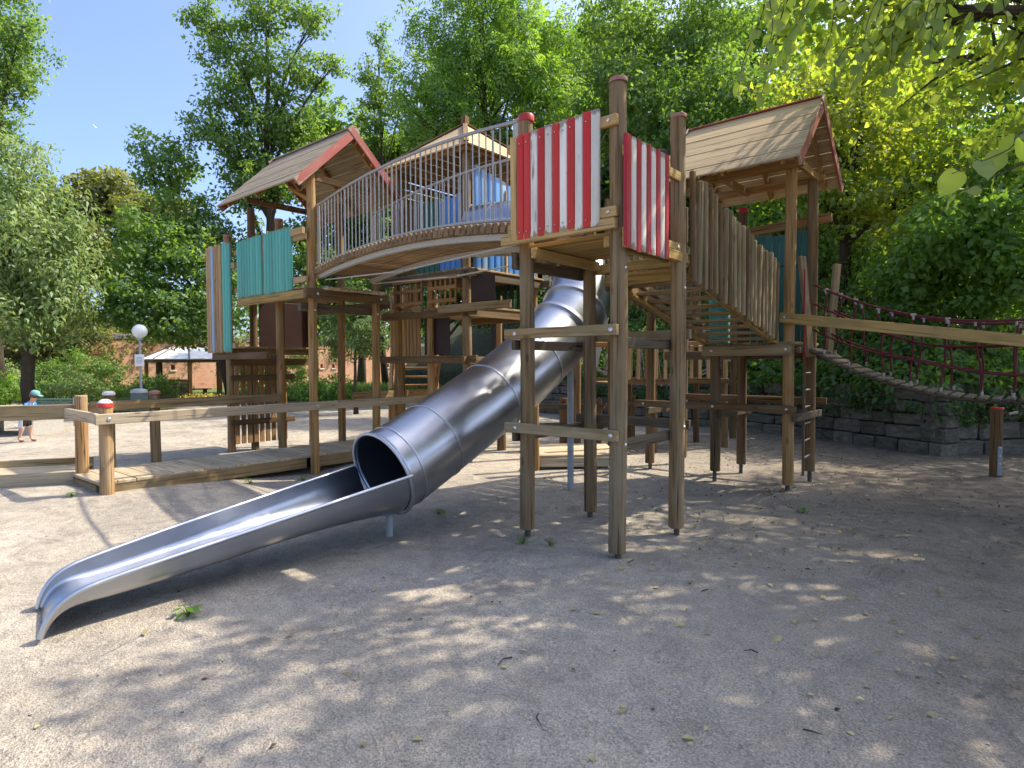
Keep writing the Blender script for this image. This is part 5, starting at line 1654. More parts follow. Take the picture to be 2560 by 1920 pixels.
def leaf_quads(P, D, N, L, wr=0.55, fold=0.12):
    D = unit(D)
    S = unit(np.cross(D, N))
    N2 = np.cross(S, D)
    L = L[:, None]
    mid = P + D * L * 0.45 + N2 * L * fold
    return np.stack([P, mid + S * L * wr / 2, P + D * L - N2 * L * 0.08, mid - S * L * wr / 2], axis=1)

def cluster_leaves(C, CR, per, size, g, droop=0.3, flat=0.6, pinnate=0, wr=0.55, CO=None):
    """leaves round cluster centres C with radii CR"""
    n = len(C) * per
    idx = np.repeat(np.arange(len(C)), per)
    off = unit(g.normal(size=(n, 3))) * (g.random((n, 1)) ** 0.4) * 0.85
    off[:, 2] *= flat
    P = C[idx] + off * CR[idx][:, None]
    D = off.copy() * 0.8 + g.normal(size=(n, 3)) * 0.7
    D[:, 2] -= droop
    D = unit(D)
    N = unit(off) * 0.9 + g.normal(size=(n, 3)) * 0.38 + np.array([0, 0, 0.55])
    if CO is not None:
        N += CO[idx] * 0.7
    L = size * 1.15 * g.uniform(0.45, 1.4, n)
    if not pinnate:
        return leaf_quads(P, D, N, L, wr)
    out = []
    S = unit(np.cross(D, N))
    N2 = unit(np.cross(S, D))
    for k in range(pinnate):
        f = (k + 0.6) / pinnate
        base = P + D * (L * f * 3.2)[:, None] - np.array([0, 0, 1.0]) * (L * f * f * 1.1)[:, None]
        ll = L * (1.0 - 0.55 * f)
        for sg in (-1, 1):
            out.append(leaf_quads(base, S * sg + D * 0.45 - np.array([0, 0, 0.25]), N2 + g.normal(size=(n, 3)) * 0.2, ll, 0.42))
    return np.concatenate(out)

def grow_tree(name, label, cat, base, blobs, leaf, per, dens, mat, trunk_r=0.22, seed=0, cr=0.55, pinnate=0, droop=0.3, lean_top=None, fork=0.35, wr=0.55, group=None, flat=0.6):
    """base (e, n, z); blobs (e, n, z, radius, half height) in site metres"""
    g = np.random.default_rng(seed)
    r = random.Random(seed)
    b0 = site3(*base)
    t = thing(name, label, cat, tuple(b0), group)
    top = max(blobs, key=lambda q: q[2])
    topv = site3(top[0], top[1], top[2])
    mean = sum((site3(*q[:3]) for q in blobs), Vector()) / len(blobs)
    V, F = [], []
    def limb(pts, rad, n=7):
        v, f = tube_me(pts, rad, n)
        o = len(V)
        V.extend(v)
        F.extend([tuple(o + i for i in ff) for ff in f])
    h = topv.z - b0.z
    spine = []
    for k in range(9):
        u = k / 8
        p = b0.lerp(Vector((mean.x, mean.y, b0.z)), min(1, u * 1.2))
        if u > 0.5:
            p = p.lerp(topv, (u - 0.5) * 1.6 if u < 1 else 0.85)
        p = Vector((p.x + r.uniform(-.06, .06) * h * 0.12, p.y + r.uniform(-.06, .06) * h * 0.12, b0.z + h * u * 0.93))
        spine.append(p)
    limb(spine, [trunk_r * (1.25 if k == 0 else (1 - 0.88 * k / 8)) for k in range(9)], 9)
    cents, rads, outs = [], [], []
    for q in blobs:
        c = site3(*q[:3])
        R, RZ = q[3], q[4]
        m = max(3, int(dens * R * R * 4 * 1.8))
        d = unit(g.normal(size=(m, 3)))
        rr = g.uniform(0.12, 1.0, m) ** 0.55
        pts = d * rr[:, None] * np.array([R, R, RZ]) * (0.85 + 0.3 * g.random((m, 1)))
        pts = pts + np.array(c)
        outs.append(d)
        cents.append(pts)
        rads.append(np.full(m, cr) * g.uniform(0.7, 1.3, m))
        # limb from the trunk towards this lobe and twigs to some of its clusters
        zs = b0.z + (c.z - b0.z) * (fork + 0.35)
        i0 = min(range(9), key=lambda k: abs(spine[k].z - min(zs, c.z - 0.4 * RZ)))
        s0 = spine[i0]
        midp = s0.lerp(c, 0.55) + Vector((0, 0, 0.08 * (c - s0).length))
        lr = trunk_r * (1 - 0.85 * i0 / 8) * 0.48
        limb(catmull([s0, midp, c], 4), [lr * (1 - 0.085 * k) for k in range(9)], 6)
        for k in range(0, m, max(1, m // 9)):
            e = Vector(pts[k])
            st = midp.lerp(c, r.random())
            limb([st, st.lerp(e, 0.5) + Vector((0, 0, 0.05 * R)), e], [lr * 0.32, lr * 0.2, lr * 0.08], 4)
    tr = add('trunk', mesh_from(name + '_trunk', V, F, True), 'bark', None, t)
    C = np.concatenate(cents)
    CR = np.concatenate(rads)
    Q = cluster_leaves(C, CR, per, leaf, g, droop, flat, pinnate, wr, np.concatenate(outs))
    kind(add('crown', quads_mesh(name + '_crown', Q), mat, None, t), 'stuff')
    global NLEAF
    NLEAF += len(Q)
    return t
NLEAF = 0

BL = {
    'left_tall': [(-20.57, 24, 14.8, 2.65, 2.34), (-19.48, 24, 12.77, 1.48, 1.25), (-18.39, 23.5, 13.91, 0.92, 0.92), (-20.88, 24, 11.37, 2.03, 1.56), (-19.64, 24, 16.67, 1.71, 1.56)],
    'weeping': [(-16.1, 20, 7.79, 1.56, 1.43), (-14.81, 19.5, 5.99, 1.52, 1.52), (-15.42, 19, 5.14, 1.73, 1.6), (-14.06, 19.5, 4.47, 1.14, 1.27), (-15.05, 19, 3.41, 1.85, 1.11), (-17.66, 20, 6.89, 1.69, 2.08)],
    'round_far': [(-32.26, 46, 13.16, 2.54, 2.24), (-30.21, 47, 14.33, 2.44, 2.14), (-26.59, 45, 11.74, 2.05, 2.34), (-29.71, 44, 9.23, 3.14, 2.57), (-25.39, 46, 12.56, 1.79, 2.09), (-33.6, 45, 10.57, 2.34, 2.34)],
    'maple': [(-14.9, 27, 10.14, 1.31, 1.23), (-14.45, 25, 6.26, 1.79, 1.95), (-13.51, 26, 7.46, 1.52, 1.69), (-12.34, 25, 4.96, 1.62, 1.79), (-14.81, 24, 4.05, 1.4, 1.4), (-11.92, 27, 6.28, 1.58, 1.93), (-13.64, 25, 3.5, 1.95, 1.14), (-15.95, 27, 11.19, 0.53, 1.05)],
    'tall': [(-13.56, 29, 17.55, 1.41, 1.22), (-11.11, 29, 17.93, 1.69, 1.32), (-9.04, 29, 17.55, 1.04, 1.13), (-12.43, 29, 15.48, 1.79, 1.32), (-10.17, 29, 14.91, 1.69, 1.51), (-8.1, 29, 15.48, 0.75, 0.66), (-12.77, 28.5, 13.57, 1.39, 1.11), (-11.11, 29, 12.65, 1.88, 1.32), (-12.58, 28.5, 11.54, 1.57, 1.2), (-13.88, 28.5, 12.28, 1.11, 0.83), (-9.79, 29, 12.47, 1.32, 1.13), (-10.92, 29, 10.21, 2.07, 1.32), (-12.21, 28.5, 9.5, 1.48, 1.11)],
    'thin': [(-6.96, 33, 18.68, 0.69, 0.96), (-7.5, 33, 16.96, 0.86, 0.86), (-6.32, 33, 17.18, 0.75, 0.86), (-6.96, 33, 15.46, 1.07, 0.96), (-5.79, 33, 15.04, 1.07, 1.07), (-7.29, 33, 13.75, 1.29, 1.07)],
    'filler': [(-9.82, 36, 15.09, 2.1, 1.64), (-11.22, 36, 13.45, 1.87, 1.4), (-7.71, 36, 12.98, 2.34, 1.87), (-5.61, 36, 13.92, 1.87, 1.4), (-9.09, 35, 11.3, 2.73, 2.05), (-7.2, 35, 8.8, 2.4, 1.7), (-10.6, 35, 8.4, 2.3, 1.6), (-5.4, 35, 9.6, 2.0, 1.5), (-8.6, 35, 6.2, 2.4, 1.6)],
    'locust': [(-2.54, 23, 13.8, 1.42, 1.19), (-1.05, 23, 14.85, 1.64, 1.34), (0.6, 23, 14.25, 1.64, 1.49), (-2.92, 22.5, 11.64, 1.31, 0.88), (-1.34, 23, 12.76, 1.64, 1.05), (0.29, 22.5, 12.08, 1.61, 1.17), (2.14, 23.5, 13.61, 1.37, 1.37), (1.75, 22.5, 11.2, 1.17, 0.88), (-3.14, 22, 10.27, 0.86, 0.57), (-1.9, 22.5, 10.61, 1.31, 0.73)],
    'rightmid': [(3.64, 20, 12.34, 1.69, 1.3), (5.19, 20, 11.3, 1.56, 1.3), (3.21, 19, 10.08, 1.23, 0.99), (4.32, 18.5, 9.13, 1.44, 1.08), (6.23, 20, 12.6, 1.56, 1.43), (6.08, 18, 9.28, 1.29, 1.17), (4.91, 18, 7.76, 1.4, 0.94), (2.6, 20, 9.09, 1.17, 0.91)],
    'yellowright': [(6.78, 14.5, 7.5, 1.22, 1.13), (7.64, 14, 6.39, 1.27, 1.09), (7.09, 14, 5.12, 1.09, 1.0), (8.94, 14.5, 7.32, 1.41, 1.22), (8.5, 13.5, 4.99, 1.14, 1.05), (9.56, 13.5, 5.87, 1.23, 1.14), (6.04, 15, 6.34, 0.88, 0.88), (8.47, 15, 8.68, 1.27, 1.07)],
    'rightdark': [(8.73, 12, 3.99, 1.32, 1.01), (9.82, 12, 4.93, 1.25, 1.25), (8.28, 12.5, 3.44, 1.06, 0.65), (9.26, 11.5, 3.15, 1.12, 0.82), (10.81, 13, 7.15, 1.52, 1.35)],
    'behindright': [(7.32, 24, 9.19, 2.34, 1.87), (8.86, 22, 6.56, 2.14, 1.71), (10.0, 20, 4.94, 1.95, 1.3), (6.01, 25, 7.88, 2.27, 1.79), (4.91, 27, 6.98, 2.45, 2.1), (7.43, 22, 5.27, 2.0, 1.43)],
}
def nearer(blobs, f):
    return [(e * f, n * f, 1.6 + (z - 1.6) * f, r * f, rz * f) for e, n, z, r, rz in blobs]

BL['tall'] = nearer(BL['tall'], 0.86)
BL['maple'] = nearer(BL['maple'], 0.9)
grow_tree('broadleaf_tree', 'tall tree cut by the left edge, its crown against the blue sky', 'tree', (-20.5, 24.5, 0), BL['left_tall'], 0.135, 48, 3.6, 'leaf_mid', 0.3, 1)
grow_tree('weeping_tree', 'big pale green weeping tree at the left edge above the brick wall', 'tree', (-15.8, 20.2, 0), BL['weeping'], 0.16, 40, 4.6, 'leaf_pale', 0.22, 2, droop=0.9, flat=1.0, wr=0.36)
grow_tree('round_tree', 'distant olive and yellow-green round-topped trees above the brick wall', 'tree', (-30, 46, 0), BL['round_far'], 0.34, 36, 2.6, 'leaf_olive', 0.35, 3, cr=0.7)
grow_tree('maple_tree', 'dark green maple standing behind the pavilion and lamp', 'tree', (-12.3, 27.4, 0), BL['maple'], 0.15, 56, 4.2, 'leaf_mid', 0.25, 4)
grow_tree('tall_tree', 'tallest airy tree with sky gaps above the left tower roof', 'tree', (-9.7, 25.2, 0), BL['tall'], 0.145, 46, 3.4, 'leaf_mid', 0.3, 5, cr=0.5)
grow_tree('slender_tree', 'slender pointed tree standing alone against the sky above the bridge', 'tree', (-6.9, 33.2, 0), BL['thin'], 0.15, 38, 3.6, 'leaf_mid', 0.18, 6, cr=0.42)
grow_tree('bushy_tree', 'dense mid green tree below the slender pointed tree', 'tree', (-8.8, 36.3, 0), BL['filler'], 0.27, 32, 2.6, 'leaf_mid', 0.25, 7, cr=0.65)
grow_tree('locust_tree', 'bright green tree with feathery hanging leaves above the pyramid roof', 'tree', (-0.4, 23.6, 0), BL['locust'], 0.17, 7, 3.4, 'leaf_bright', 0.28, 8, cr=0.5, pinnate=5, droop=0.5)
grow_tree('shady_tree', 'dark tree filling the top centre right of the striped tower', 'tree', (4.6, 20.5, 2.5), BL['rightmid'], 0.125, 50, 5.0, 'leaf_mid', 0.26, 9)
grow_tree('sunlit_tree', 'tree with glowing yellow-green leaves right of the lookout roof', 'tree', (8.0, 15.2, 2.0), BL['yellowright'], 0.125, 30, 5.6, 'leaf_yellow', 0.2, 10, cr=0.42)
grow_tree('bank_tree', 'dark green tree low on the bank at the right edge above the rope bridge', 'tree', (9.6, 12.6, 1.2), BL['rightdark'], 0.12, 40, 8.0, 'leaf_bright', 0.18, 11, cr=0.42)
grow_tree('wood_edge_tree', 'deep green tree on the bank seen under the lookout roof', 'tree', (7.0, 23.5, 4.0), BL['behindright'], 0.2, 34, 3.0, 'leaf_dark', 0.26, 12, cr=0.6)
grow_tree('backdrop_tree', 'tall mid green tree closing the sky behind the feathery bright tree', 'tree', (1.5, 31, 0), [(-2.5, 31, 15.5, 2.3, 1.8), (0.5, 31, 16.8, 2.4, 1.8), (3.5, 31, 16.2, 2.4, 1.9), (-1.0, 31, 12.6, 2.4, 1.8), (2.0, 30.5, 13.2, 2.5, 1.8), (5.0, 30, 13.0, 2.3, 1.9), (-3.8, 31, 12.4, 1.7, 1.4), (0.5, 30.5, 10.2, 2.4, 1.6), (3.6, 30, 10.0, 2.3, 1.6), (6.0, 31, 17.0, 2.2, 1.8)], 0.24, 36, 2.6, 'leaf_mid', 0.3, 13, cr=0.65)
grow_tree('ash_tree', 'tall green tree behind the lookout roof at the top of the bank', 'tree', (9.5, 24, 5), [(8.2, 24, 13.2, 2.0, 1.6), (10.4, 24, 14.5, 2.1, 1.7), (9.2, 23.5, 10.8, 2.1, 1.6), (12.0, 23, 12.0, 2.2, 1.8), (11.2, 22.5, 9.2, 2.0, 1.6), (13.6, 22, 9.8, 2.1, 1.7), (6.9, 24, 11.6, 1.6, 1.4), (14.2, 22.5, 13.5, 2.2, 1.8)], 0.2, 36, 3.2, 'leaf_bright', 0.28, 14, cr=0.6)
grow_tree('beech_tree', 'light green tree between the yellow-green tree and the top of the bank', 'tree', (8.6, 18.5, 4), [(7.2, 18, 8.2, 1.6, 1.3), (8.8, 18, 9.6, 1.7, 1.4), (10.2, 17.5, 7.4, 1.6, 1.3), (11.4, 17, 9.4, 1.7, 1.4), (9.2, 17.5, 6.0, 1.5, 1.1), (12.2, 16.5, 6.6, 1.6, 1.3), (7.6, 18, 5.8, 1.3, 1.0), (12.8, 16.5, 4.6, 1.5, 1.1)], 0.14, 40, 5.0, 'leaf_bright', 0.24, 15, cr=0.5)
# smaller shrubs and trees round the far lawn
grow_tree('olive_shrub', 'olive green shrub spreading before the loopholes of the brick wall', 'shrub', (-23.6, 31.5, 0), [(-24.2, 31.5, 3.2, 1.9, 1.5), (-22.6, 31.5, 4.0, 1.6, 1.4), (-24.6, 31, 5.3, 1.3, 1.2), (-21.6, 31, 2.8, 1.0, 1.2), (-23.6, 31.3, 1.9, 1.4, 0.9)], 0.17, 36, 4.2, 'leaf_olive', 0.16, 21)
grow_tree('multi_stem_shrub', 'slender multi-stemmed shrub on the lawn seen under the left tower', 'shrub', (-4.95, 19.5, 0), [(-5.3, 19.5, 3.0, 0.75, 0.6), (-4.6, 19.3, 2.9, 0.7, 0.6), (-5.0, 19.8, 3.6, 0.7, 0.5), (-4.4, 19.6, 2.2, 0.55, 0.5), (-5.6, 19.6, 2.3, 0.5, 0.5), (-4.9, 19.2, 2.2, 0.5, 0.4)], 0.10, 34, 9.0, 'leaf_pale', 0.07, 22, cr=0.3)
grow_tree('small_tree', 'small leafy tree behind the left tower posts by the brick wall', 'tree', (-8.3, 26, 0), [(-8.6, 26, 4.6, 1.3, 1.0), (-7.5, 26, 3.9, 1.2, 1.0), (-9.4, 26, 3.6, 1.0, 0.8), (-7.2, 26, 5.2, 1.1, 0.9), (-8.4, 26, 5.7, 1.1, 0.8)], 0.17, 34, 4.6, 'leaf_mid', 0.16, 23)
grow_tree('garden_tree', 'mid green tree behind the tower with the pyramid roof', 'tree', (-3.2, 24, 0), [(-3.6, 24, 3.9, 1.3, 1.1), (-2.4, 24, 4.6, 1.4, 1.1), (-1.2, 24, 3.8, 1.2, 1.0), (-3.4, 24, 5.4, 1.3, 1.0), (-0.6, 24, 5.2, 1.3, 1.1), (-4.6, 24, 5.6, 1.1, 0.9), (0.3, 24, 4.1, 1.1, 1.0), (-1.9, 24, 6.6, 1.4, 1.0)], 0.17, 36, 4.2, 'leaf_mid', 0.2, 24)
for i, (e, n, r, z, m, lb) in enumerate(((-17.2, 24.0, 0.85, 0.75, 'leaf_pale', 'low pale green shrub left of the globe lamp before the brick wall'), (-21.5, 24.5, 1.0, 0.7, 'leaf_olive', 'low olive shrub at the left edge behind the child'),
                                         (-15.1, 25.8, 0.7, 0.8, 'leaf_mid', 'rounded dark shrub beside the globe lamp and pavilion'), (-19.2, 23.5, 0.9, 0.6, 'leaf_bright', 'light green shrub directly behind the green mesh bench'),
                                         (-18.6, 26.5, 1.3, 1.3, 'leaf_mid', 'tall dark green shrub hiding the brick wall left of the lamp'), (-22.8, 27.0, 1.2, 1.0, 'leaf_pale', 'pale bush below the olive shrub at the brick wall'), (-13.2, 33.0, 1.5, 1.4, 'leaf_bright', 'light green bush behind the pavilion posts'),
                                         (-1.6, 17.5, 0.55, 0.7, 'leaf_yellow', 'yellow-green shrub seen below the dark panel of the back tower'), (-7.4, 24.5, 0.9, 0.6, 'leaf_bright', 'bright green shrub behind the left tower on the lawn'))):
    grow_tree('low_shrub', lb, 'shrub', (e, n, 0), [(e, n, z, r, r * 0.75), (e + r * 0.9, n + 0.2, z * 0.85, r * 0.7, r * 0.6), (e - r * 0.9, n, z * 0.8, r * 0.75, r * 0.55)], 0.09, 36, 9, m, 0.04, 40 + i, cr=0.28)

def far_wood():
    """woodland too far off to tell its trees apart"""
    g = np.random.default_rng(77)
    C = []
    for k in range(900):
        e = g.uniform(-75, 60)
        n = 58 + g.uniform(0, 14)
        top = 8.0 + 3.0 * math.sin(e * 0.35) + 2.0 * math.sin(e * 0.9 + 1)
        C.append(site3(e, n, g.uniform(0.5, max(1.5, top))))
    for k in range(520):
        e = g.uniform(2, 34)
        n = 27 + g.uniform(0, 7)
        C.append(site3(e, n, g.uniform(3, 12.5)))
    C = np.array([tuple(c) for c in C])
    Q = cluster_leaves(C, np.full(len(C), 1.7), 60, 0.55, g, 0.3, 0.7)
    o = add('distant_wood', quads_mesh('distant_wood', Q), 'leaf_dark')
    kind(o, 'stuff')
    o['label'] = 'mass of distant dark woodland behind the park'
    o['category'] = 'woodland'
far_wood()

def undergrowth():
    g = np.random.default_rng(78)
    C, R = [], []
    for k in range(1500):
        i = g.integers(1, len(HILL_BASE) - 2)
        f = g.random()
        a, b = HILL_BASE[i], HILL_BASE[i + 1]
        d = 0.15 + 9.0 * g.random() ** 1.5
        x = a[0] * (1 - f) + b[0] * f + HD.x * d
        y = a[1] * (1 - f) + b[1] * f + HD.y * d
        h = g.uniform(0.05, 0.4 + 0.25 * d)
        C.append((x, y, hill_z(x, y, d) + min(h, 2.6)))
        R.append(0.34 + 0.03 * d)
    Q = cluster_leaves(np.array(C), np.array(R), 52, 0.115, g, 0.35, 0.6)
    o = kind(add('undergrowth', quads_mesh('undergrowth', Q), 'leaf_mid'), 'stuff')
    o['label'] = 'dark ferny undergrowth covering the bank above the stone wall'
    o['category'] = 'undergrowth'
    C, R = [], []
    for k in range(190):
        i = g.integers(4, len(HILL_BASE) - 4)
        f = g.random()
        a, b = HILL_BASE[i], HILL_BASE[i + 1]
        x = a[0] * (1 - f) + b[0] * f + HD.x * 0.05
        y = a[1] * (1 - f) + b[1] * f + HD.y * 0.05
        C.append((x - HD.x * 0.04, y - HD.y * 0.04, 0.95 - 0.35 * g.random() ** 1.6))
        R.append(0.15)
    Q = cluster_leaves(np.array(C), np.array(R), 26, 0.07, g, 0.9, 0.9)
    o = kind(add('trailing_ivy', quads_mesh('trailing_ivy', Q), 'leaf_dark'), 'stuff')
    o['label'] = 'ivy and small ferns trailing over the top of the stone wall'
    o['category'] = 'ivy'
undergrowth()

def wall_creeper():
    g = np.random.default_rng(81)
    C, R = [], []
    a, b = site3(-30.83, 22.74, 0), site3(-6.06, 59.08, 0)
    d = (b - a).normalized()
    out = Vector((d.y, -d.x, 0))
    for k in range(150):
        s = g.choice([9.0, 12.5, 15.5, 18.0, 22.5, 27.0, 31.0]) + g.normal() * 1.0
        z = 3.3 - 1.5 * g.random() ** 1.4
        p = a + d * s + out * (0.08 + 0.2 * g.random())
        C.append((p.x, p.y, z))
        R.append(0.32)
    for k in range(130):
        p = a + d * g.uniform(0, 40) + out * g.uniform(-0.5, 0.1)
        C.append((p.x, p.y, 3.3 + 0.25 * g.random()))
        R.append(0.34)
    Q = cluster_leaves(np.array(C), np.array(R), 44, 0.12, g, 0.6, 0.9)
    o = kind(add('wall_creeper', quads_mesh('wall_creeper', Q), 'leaf_olive'), 'stuff')
    o['label'] = 'olive creeper hanging over the top of the old brick wall'
    o['category'] = 'creeper'
wall_creeper()

# ------------------------------------------------------------------ the big linden that shades the right half
def leaf_me(k):
    key = ('leaf', k)
    if key in CACHE:
        return CACHE[key]
    r = random.Random(k)
    prof = [(0.0, 0.0), (0.03, 0.20), (0.12, 0.34), (0.26, 0.415), (0.42, 0.42), (0.58, 0.365), (0.72, 0.27), (0.84, 0.16), (0.93, 0.07), (1.03, 0.0)]
    V, F = [], []
    b = r.uniform(0.12, 0.3)
    m = len(prof)
    cv = r.uniform(0.05, 0.22)
    for i, (x, w) in enumerate(prof):
        V.append((x, 0, -b * x * x))
    for sg in (1, -1):
        for (x, w) in prof[1:-1]:
            V.append((x - 0.05 * (1 - x), sg * w * (1 + r.uniform(-.05, .05)), cv * w - 0.5 * w * w * cv * 3 - b * x * x + 0.03 * math.sin(x * 14 + r.random())))
    for s, o in ((0, m), (1, m + m - 2)):
        F.append((0, 1, o) if s else (0, o, 1))
        for i in range(m - 3):
            q = (1 + i, o + i, o + i + 1, 2 + i)
            F.append(q if not s else q[::-1])
        q = (m - 2, o + m - 3, m - 1)
        F.append(q if not s else q[::-1])
    me = mesh_from('linden_leaf', V, F, True)
    CACHE[key] = me
    return me

def build_linden():
    g = np.random.default_rng(5)
    r = random.Random(9)
    blobs = []
    for (e, n, z, R, RZ) in ((6.2, 5.2, 6.6, 1.5, 0.8), (7.8, 3.4, 7.0, 1.6, 1.0), (5.0, 6.6, 6.6, 1.4, 0.8), (8.0, 7.4, 8.6, 1.2, 0.7), (9.2, 5.6, 7.2, 1.8, 1.2), (6.6, 3.6, 7.6, 1.2, 0.8),
                             (9.4, 8.8, 7.6, 1.3, 0.9), (4.9, 5.4, 6.1, 0.8, 0.4), (10.4, 7.6, 8.2, 1.7, 1.2), (9.2, 2.4, 7.2, 1.5, 1.0), (4.2, 7.4, 6.3, 1.0, 0.6), (7.6, 5.4, 8.6, 1.8, 0.9), (6.0, 2.7, 6.6, 0.8, 0.5), (7.2, 1.2, 7.2, 1.3, 0.9), (11.2, 4.6, 8.0, 1.7, 1.2),
                             (4.7, 5.0, 6.9, 1.0, 0.5), (5.4, 4.2, 7.2, 1.0, 0.5), (5.5, 4.3, 7.6, 1.2, 0.6), (3.9, 6.0, 7.2, 1.0, 0.5), (5.9, 3.5, 7.0, 0.9, 0.5), (6.6, 4.2, 7.0, 1.2, 0.6), (5.9, 2.6, 7.2, 1.0, 0.6), (4.3, 4.4, 7.0, 0.9, 0.5), (5.1, 4.8, 6.8, 0.9, 0.5), (5.9, 3.8, 6.9, 0.9, 0.5), (4.3, 5.3, 7.3, 0.8, 0.4), (3.4, 6.8, 5.6, 0.8, 0.4), (4.4, 6.4, 5.2, 0.9, 0.5), (5.3, 6.6, 5.0, 0.9, 0.55), (3.0, 7.6, 6.2, 0.8, 0.4), (4.3, 7.7, 5.8, 0.9, 0.5), (5.7, 5.6, 4.8, 0.9, 0.5), (6.4, 7.0, 4.9, 1.0, 0.7), (6.9, 8.2, 4.6, 1.0, 0.8), (5.6, 8.4, 5.6, 1.0, 0.6)):
        blobs.append((e + (0.4 if e < 6.3 and n < 5.6 else 0.0), n, z, R, RZ))
    t = grow_tree('linden_tree', 'large linden whose broad-leaved boughs hang into the top right corner', 'tree', (9.4, 6.2, 0), blobs, 0.12, 92, 1.0, 'leaf_near', 0.28, 31, cr=0.46)
    # hanging sprays with leaves one can tell apart
    def spray(p0, p1, sag, k, size):
        w_ = Vector((r.uniform(-.08, .08), r.uniform(-.08, .08), 0))
        pts = catmull([p0, lerp(p0, p1, 0.35) + Vector((0, 0, sag + 0.04)) + w_, lerp(p0, p1, 0.7) + Vector((0, 0, sag)) - w_ * 0.6, p1], 5)
        br = tube('bough', pts, [0.0065 - 0.00033 * i for i in range(len(pts))], 'bark', t, 5)
        for i in range(k):
            f = (i + 0.7) / k
            j = min(len(pts) - 2, int(f * (len(pts) - 1)))
            p = pts[j].lerp(pts[j + 1], f * (len(pts) - 1) - j)
            tg = (pts[j + 1] - pts[j]).normalized()
            sd = tg.cross(Vector((0, 0, 1))).normalized() * (1 if i % 2 else -1)
            d = (sd * 0.8 + tg * 0.5 + Vector((0, 0, -0.75)) + Vector((r.uniform(-.4, .4), r.uniform(-.4, .4), r.uniform(-.4, .3)))).normalized()
            up = Vector((r.uniform(-.7, .7), r.uniform(-.7, .7), 1))
            y = up.cross(d).normalized()
            z = d.cross(y)
            s = size * r.uniform(0.75, 1.2)
            M = Matrix(((d.x, y.x, z.x, p.x), (d.y, y.y, z.y, p.y), (d.z, y.z, z.z, p.z), (0, 0, 0, 1))) @ Matrix.Diagonal((s, s, s, 1))
            add('leaf', leaf_me(r.randrange(4)), 'leaf_near', M, br)
    n = 0
    for k in range(24):
        nn = r.uniform(4.2, 6.4)
        ee = r.uniform(0.36, 0.83) * nn
        f = (ee / nn - 0.36) / 0.47
        zt = 1.6 + nn * (0.53 - 0.03 * f + r.uniform(-0.03, 0.06))
        p0 = site3(ee + r.uniform(0.2, 0.5), nn + r.uniform(-.2, .3), zt + 0.30)
        p1 = site3(ee, nn, zt - r.uniform(0.15, 0.55) - 0.25 * f)
        spray(p0, p1, 0.06, 11, 0.105)
    spray(site3(2.75, 2.95, 2.66), site3(1.98, 2.80, 2.44), 0.05, 8, 0.115)
    spray(site3(2.75, 2.95, 2.58), site3(2.02, 2.85, 2.36), 0.02, 6, 0.085)
    tube('bough', catmull([site3(9.3, 6.2, 4.2), site3(6.2, 4.4, 4.3), site3(3.6, 3.2, 3.2), site3(2.72, 2.94, 2.62)], 6), [0.07 - 0.0032 * i for i in range(19)], 'bark', t, 7)
build_linden()
grow_tree('unseen_shade_tree', 'broad unseen tree right of the rope bridge, placed outside the picture to shade the lookout', 'tree', (12.5, 9.5, 0), [(11.8, 9.2, 7.8, 1.9, 1.4), (12.8, 8.2, 8.2, 2.2, 1.7), (13.6, 11.0, 8.0, 2.3, 1.8), (14.0, 7.0, 9.5, 2.2, 1.8), (12, 10, 10.8, 2.2, 1.4)], 0.14, 34, 4.2, 'leaf_mid', 0.26, 32)  # wholly out of view; stands here to keep the lookout area in shade

# ------------------------------------------------------------------ grass, weeds, fallen leaves
def grass_patch(name, label, region, count, h, seed):
    g = np.random.default_rng(seed)
    (e0, e1), (n0, n1) = region
    E_ = g.uniform(e0, e1, count)
    N_ = g.uniform(n0, n1, count)
    P = np.array([site(a, b) + (0.03,) for a, b in zip(E_, N_)])
    D = g.normal(size=(count, 3)) * 0.35
    D[:, 2] = 1.0
    Q = leaf_quads(P, D, g.normal(size=(count, 3)), h * g.uniform(0.4, 1.2, count), 0.09, 0.05)
    o = kind(add(name, quads_mesh(name, Q), 'grass'), 'stuff')
    o['label'] = label
    o['category'] = 'grass'
grass_patch('tall_grass', 'tall bright green grass on the lawn before the brick wall', ((-12, 1), (25.5, 34)), 16000, 0.6, 51)
grass_patch('meadow_grass', 'rough grass and low plants at the left before the brick wall', ((-33, -17.5), (26.5, 34)), 12000, 0.5, 52)
grass_patch('short_grass', 'short grass strip behind the walkway rail', ((-30, -13), (19, 21.5)), 9000, 0.12, 53)

def yellow_flowers():
    g = np.random.default_rng(54)
    C = np.array([tuple(site3(-11.0 + g.normal() * 0.8, 22.6 + g.normal() * 0.3, g.uniform(0.25, 0.5))) for _ in range(40)])
    Q = cluster_leaves(C, np.full(40, 0.16), 12, 0.07, g)
    o = kind(add('yellow_flowers', quads_mesh('yellow_flowers', Q), 'flower'), 'stuff')
    o['label'] = 'patch of small yellow flowers right of the globe lamp'
    o['category'] = 'flowers'
yellow_flowers()

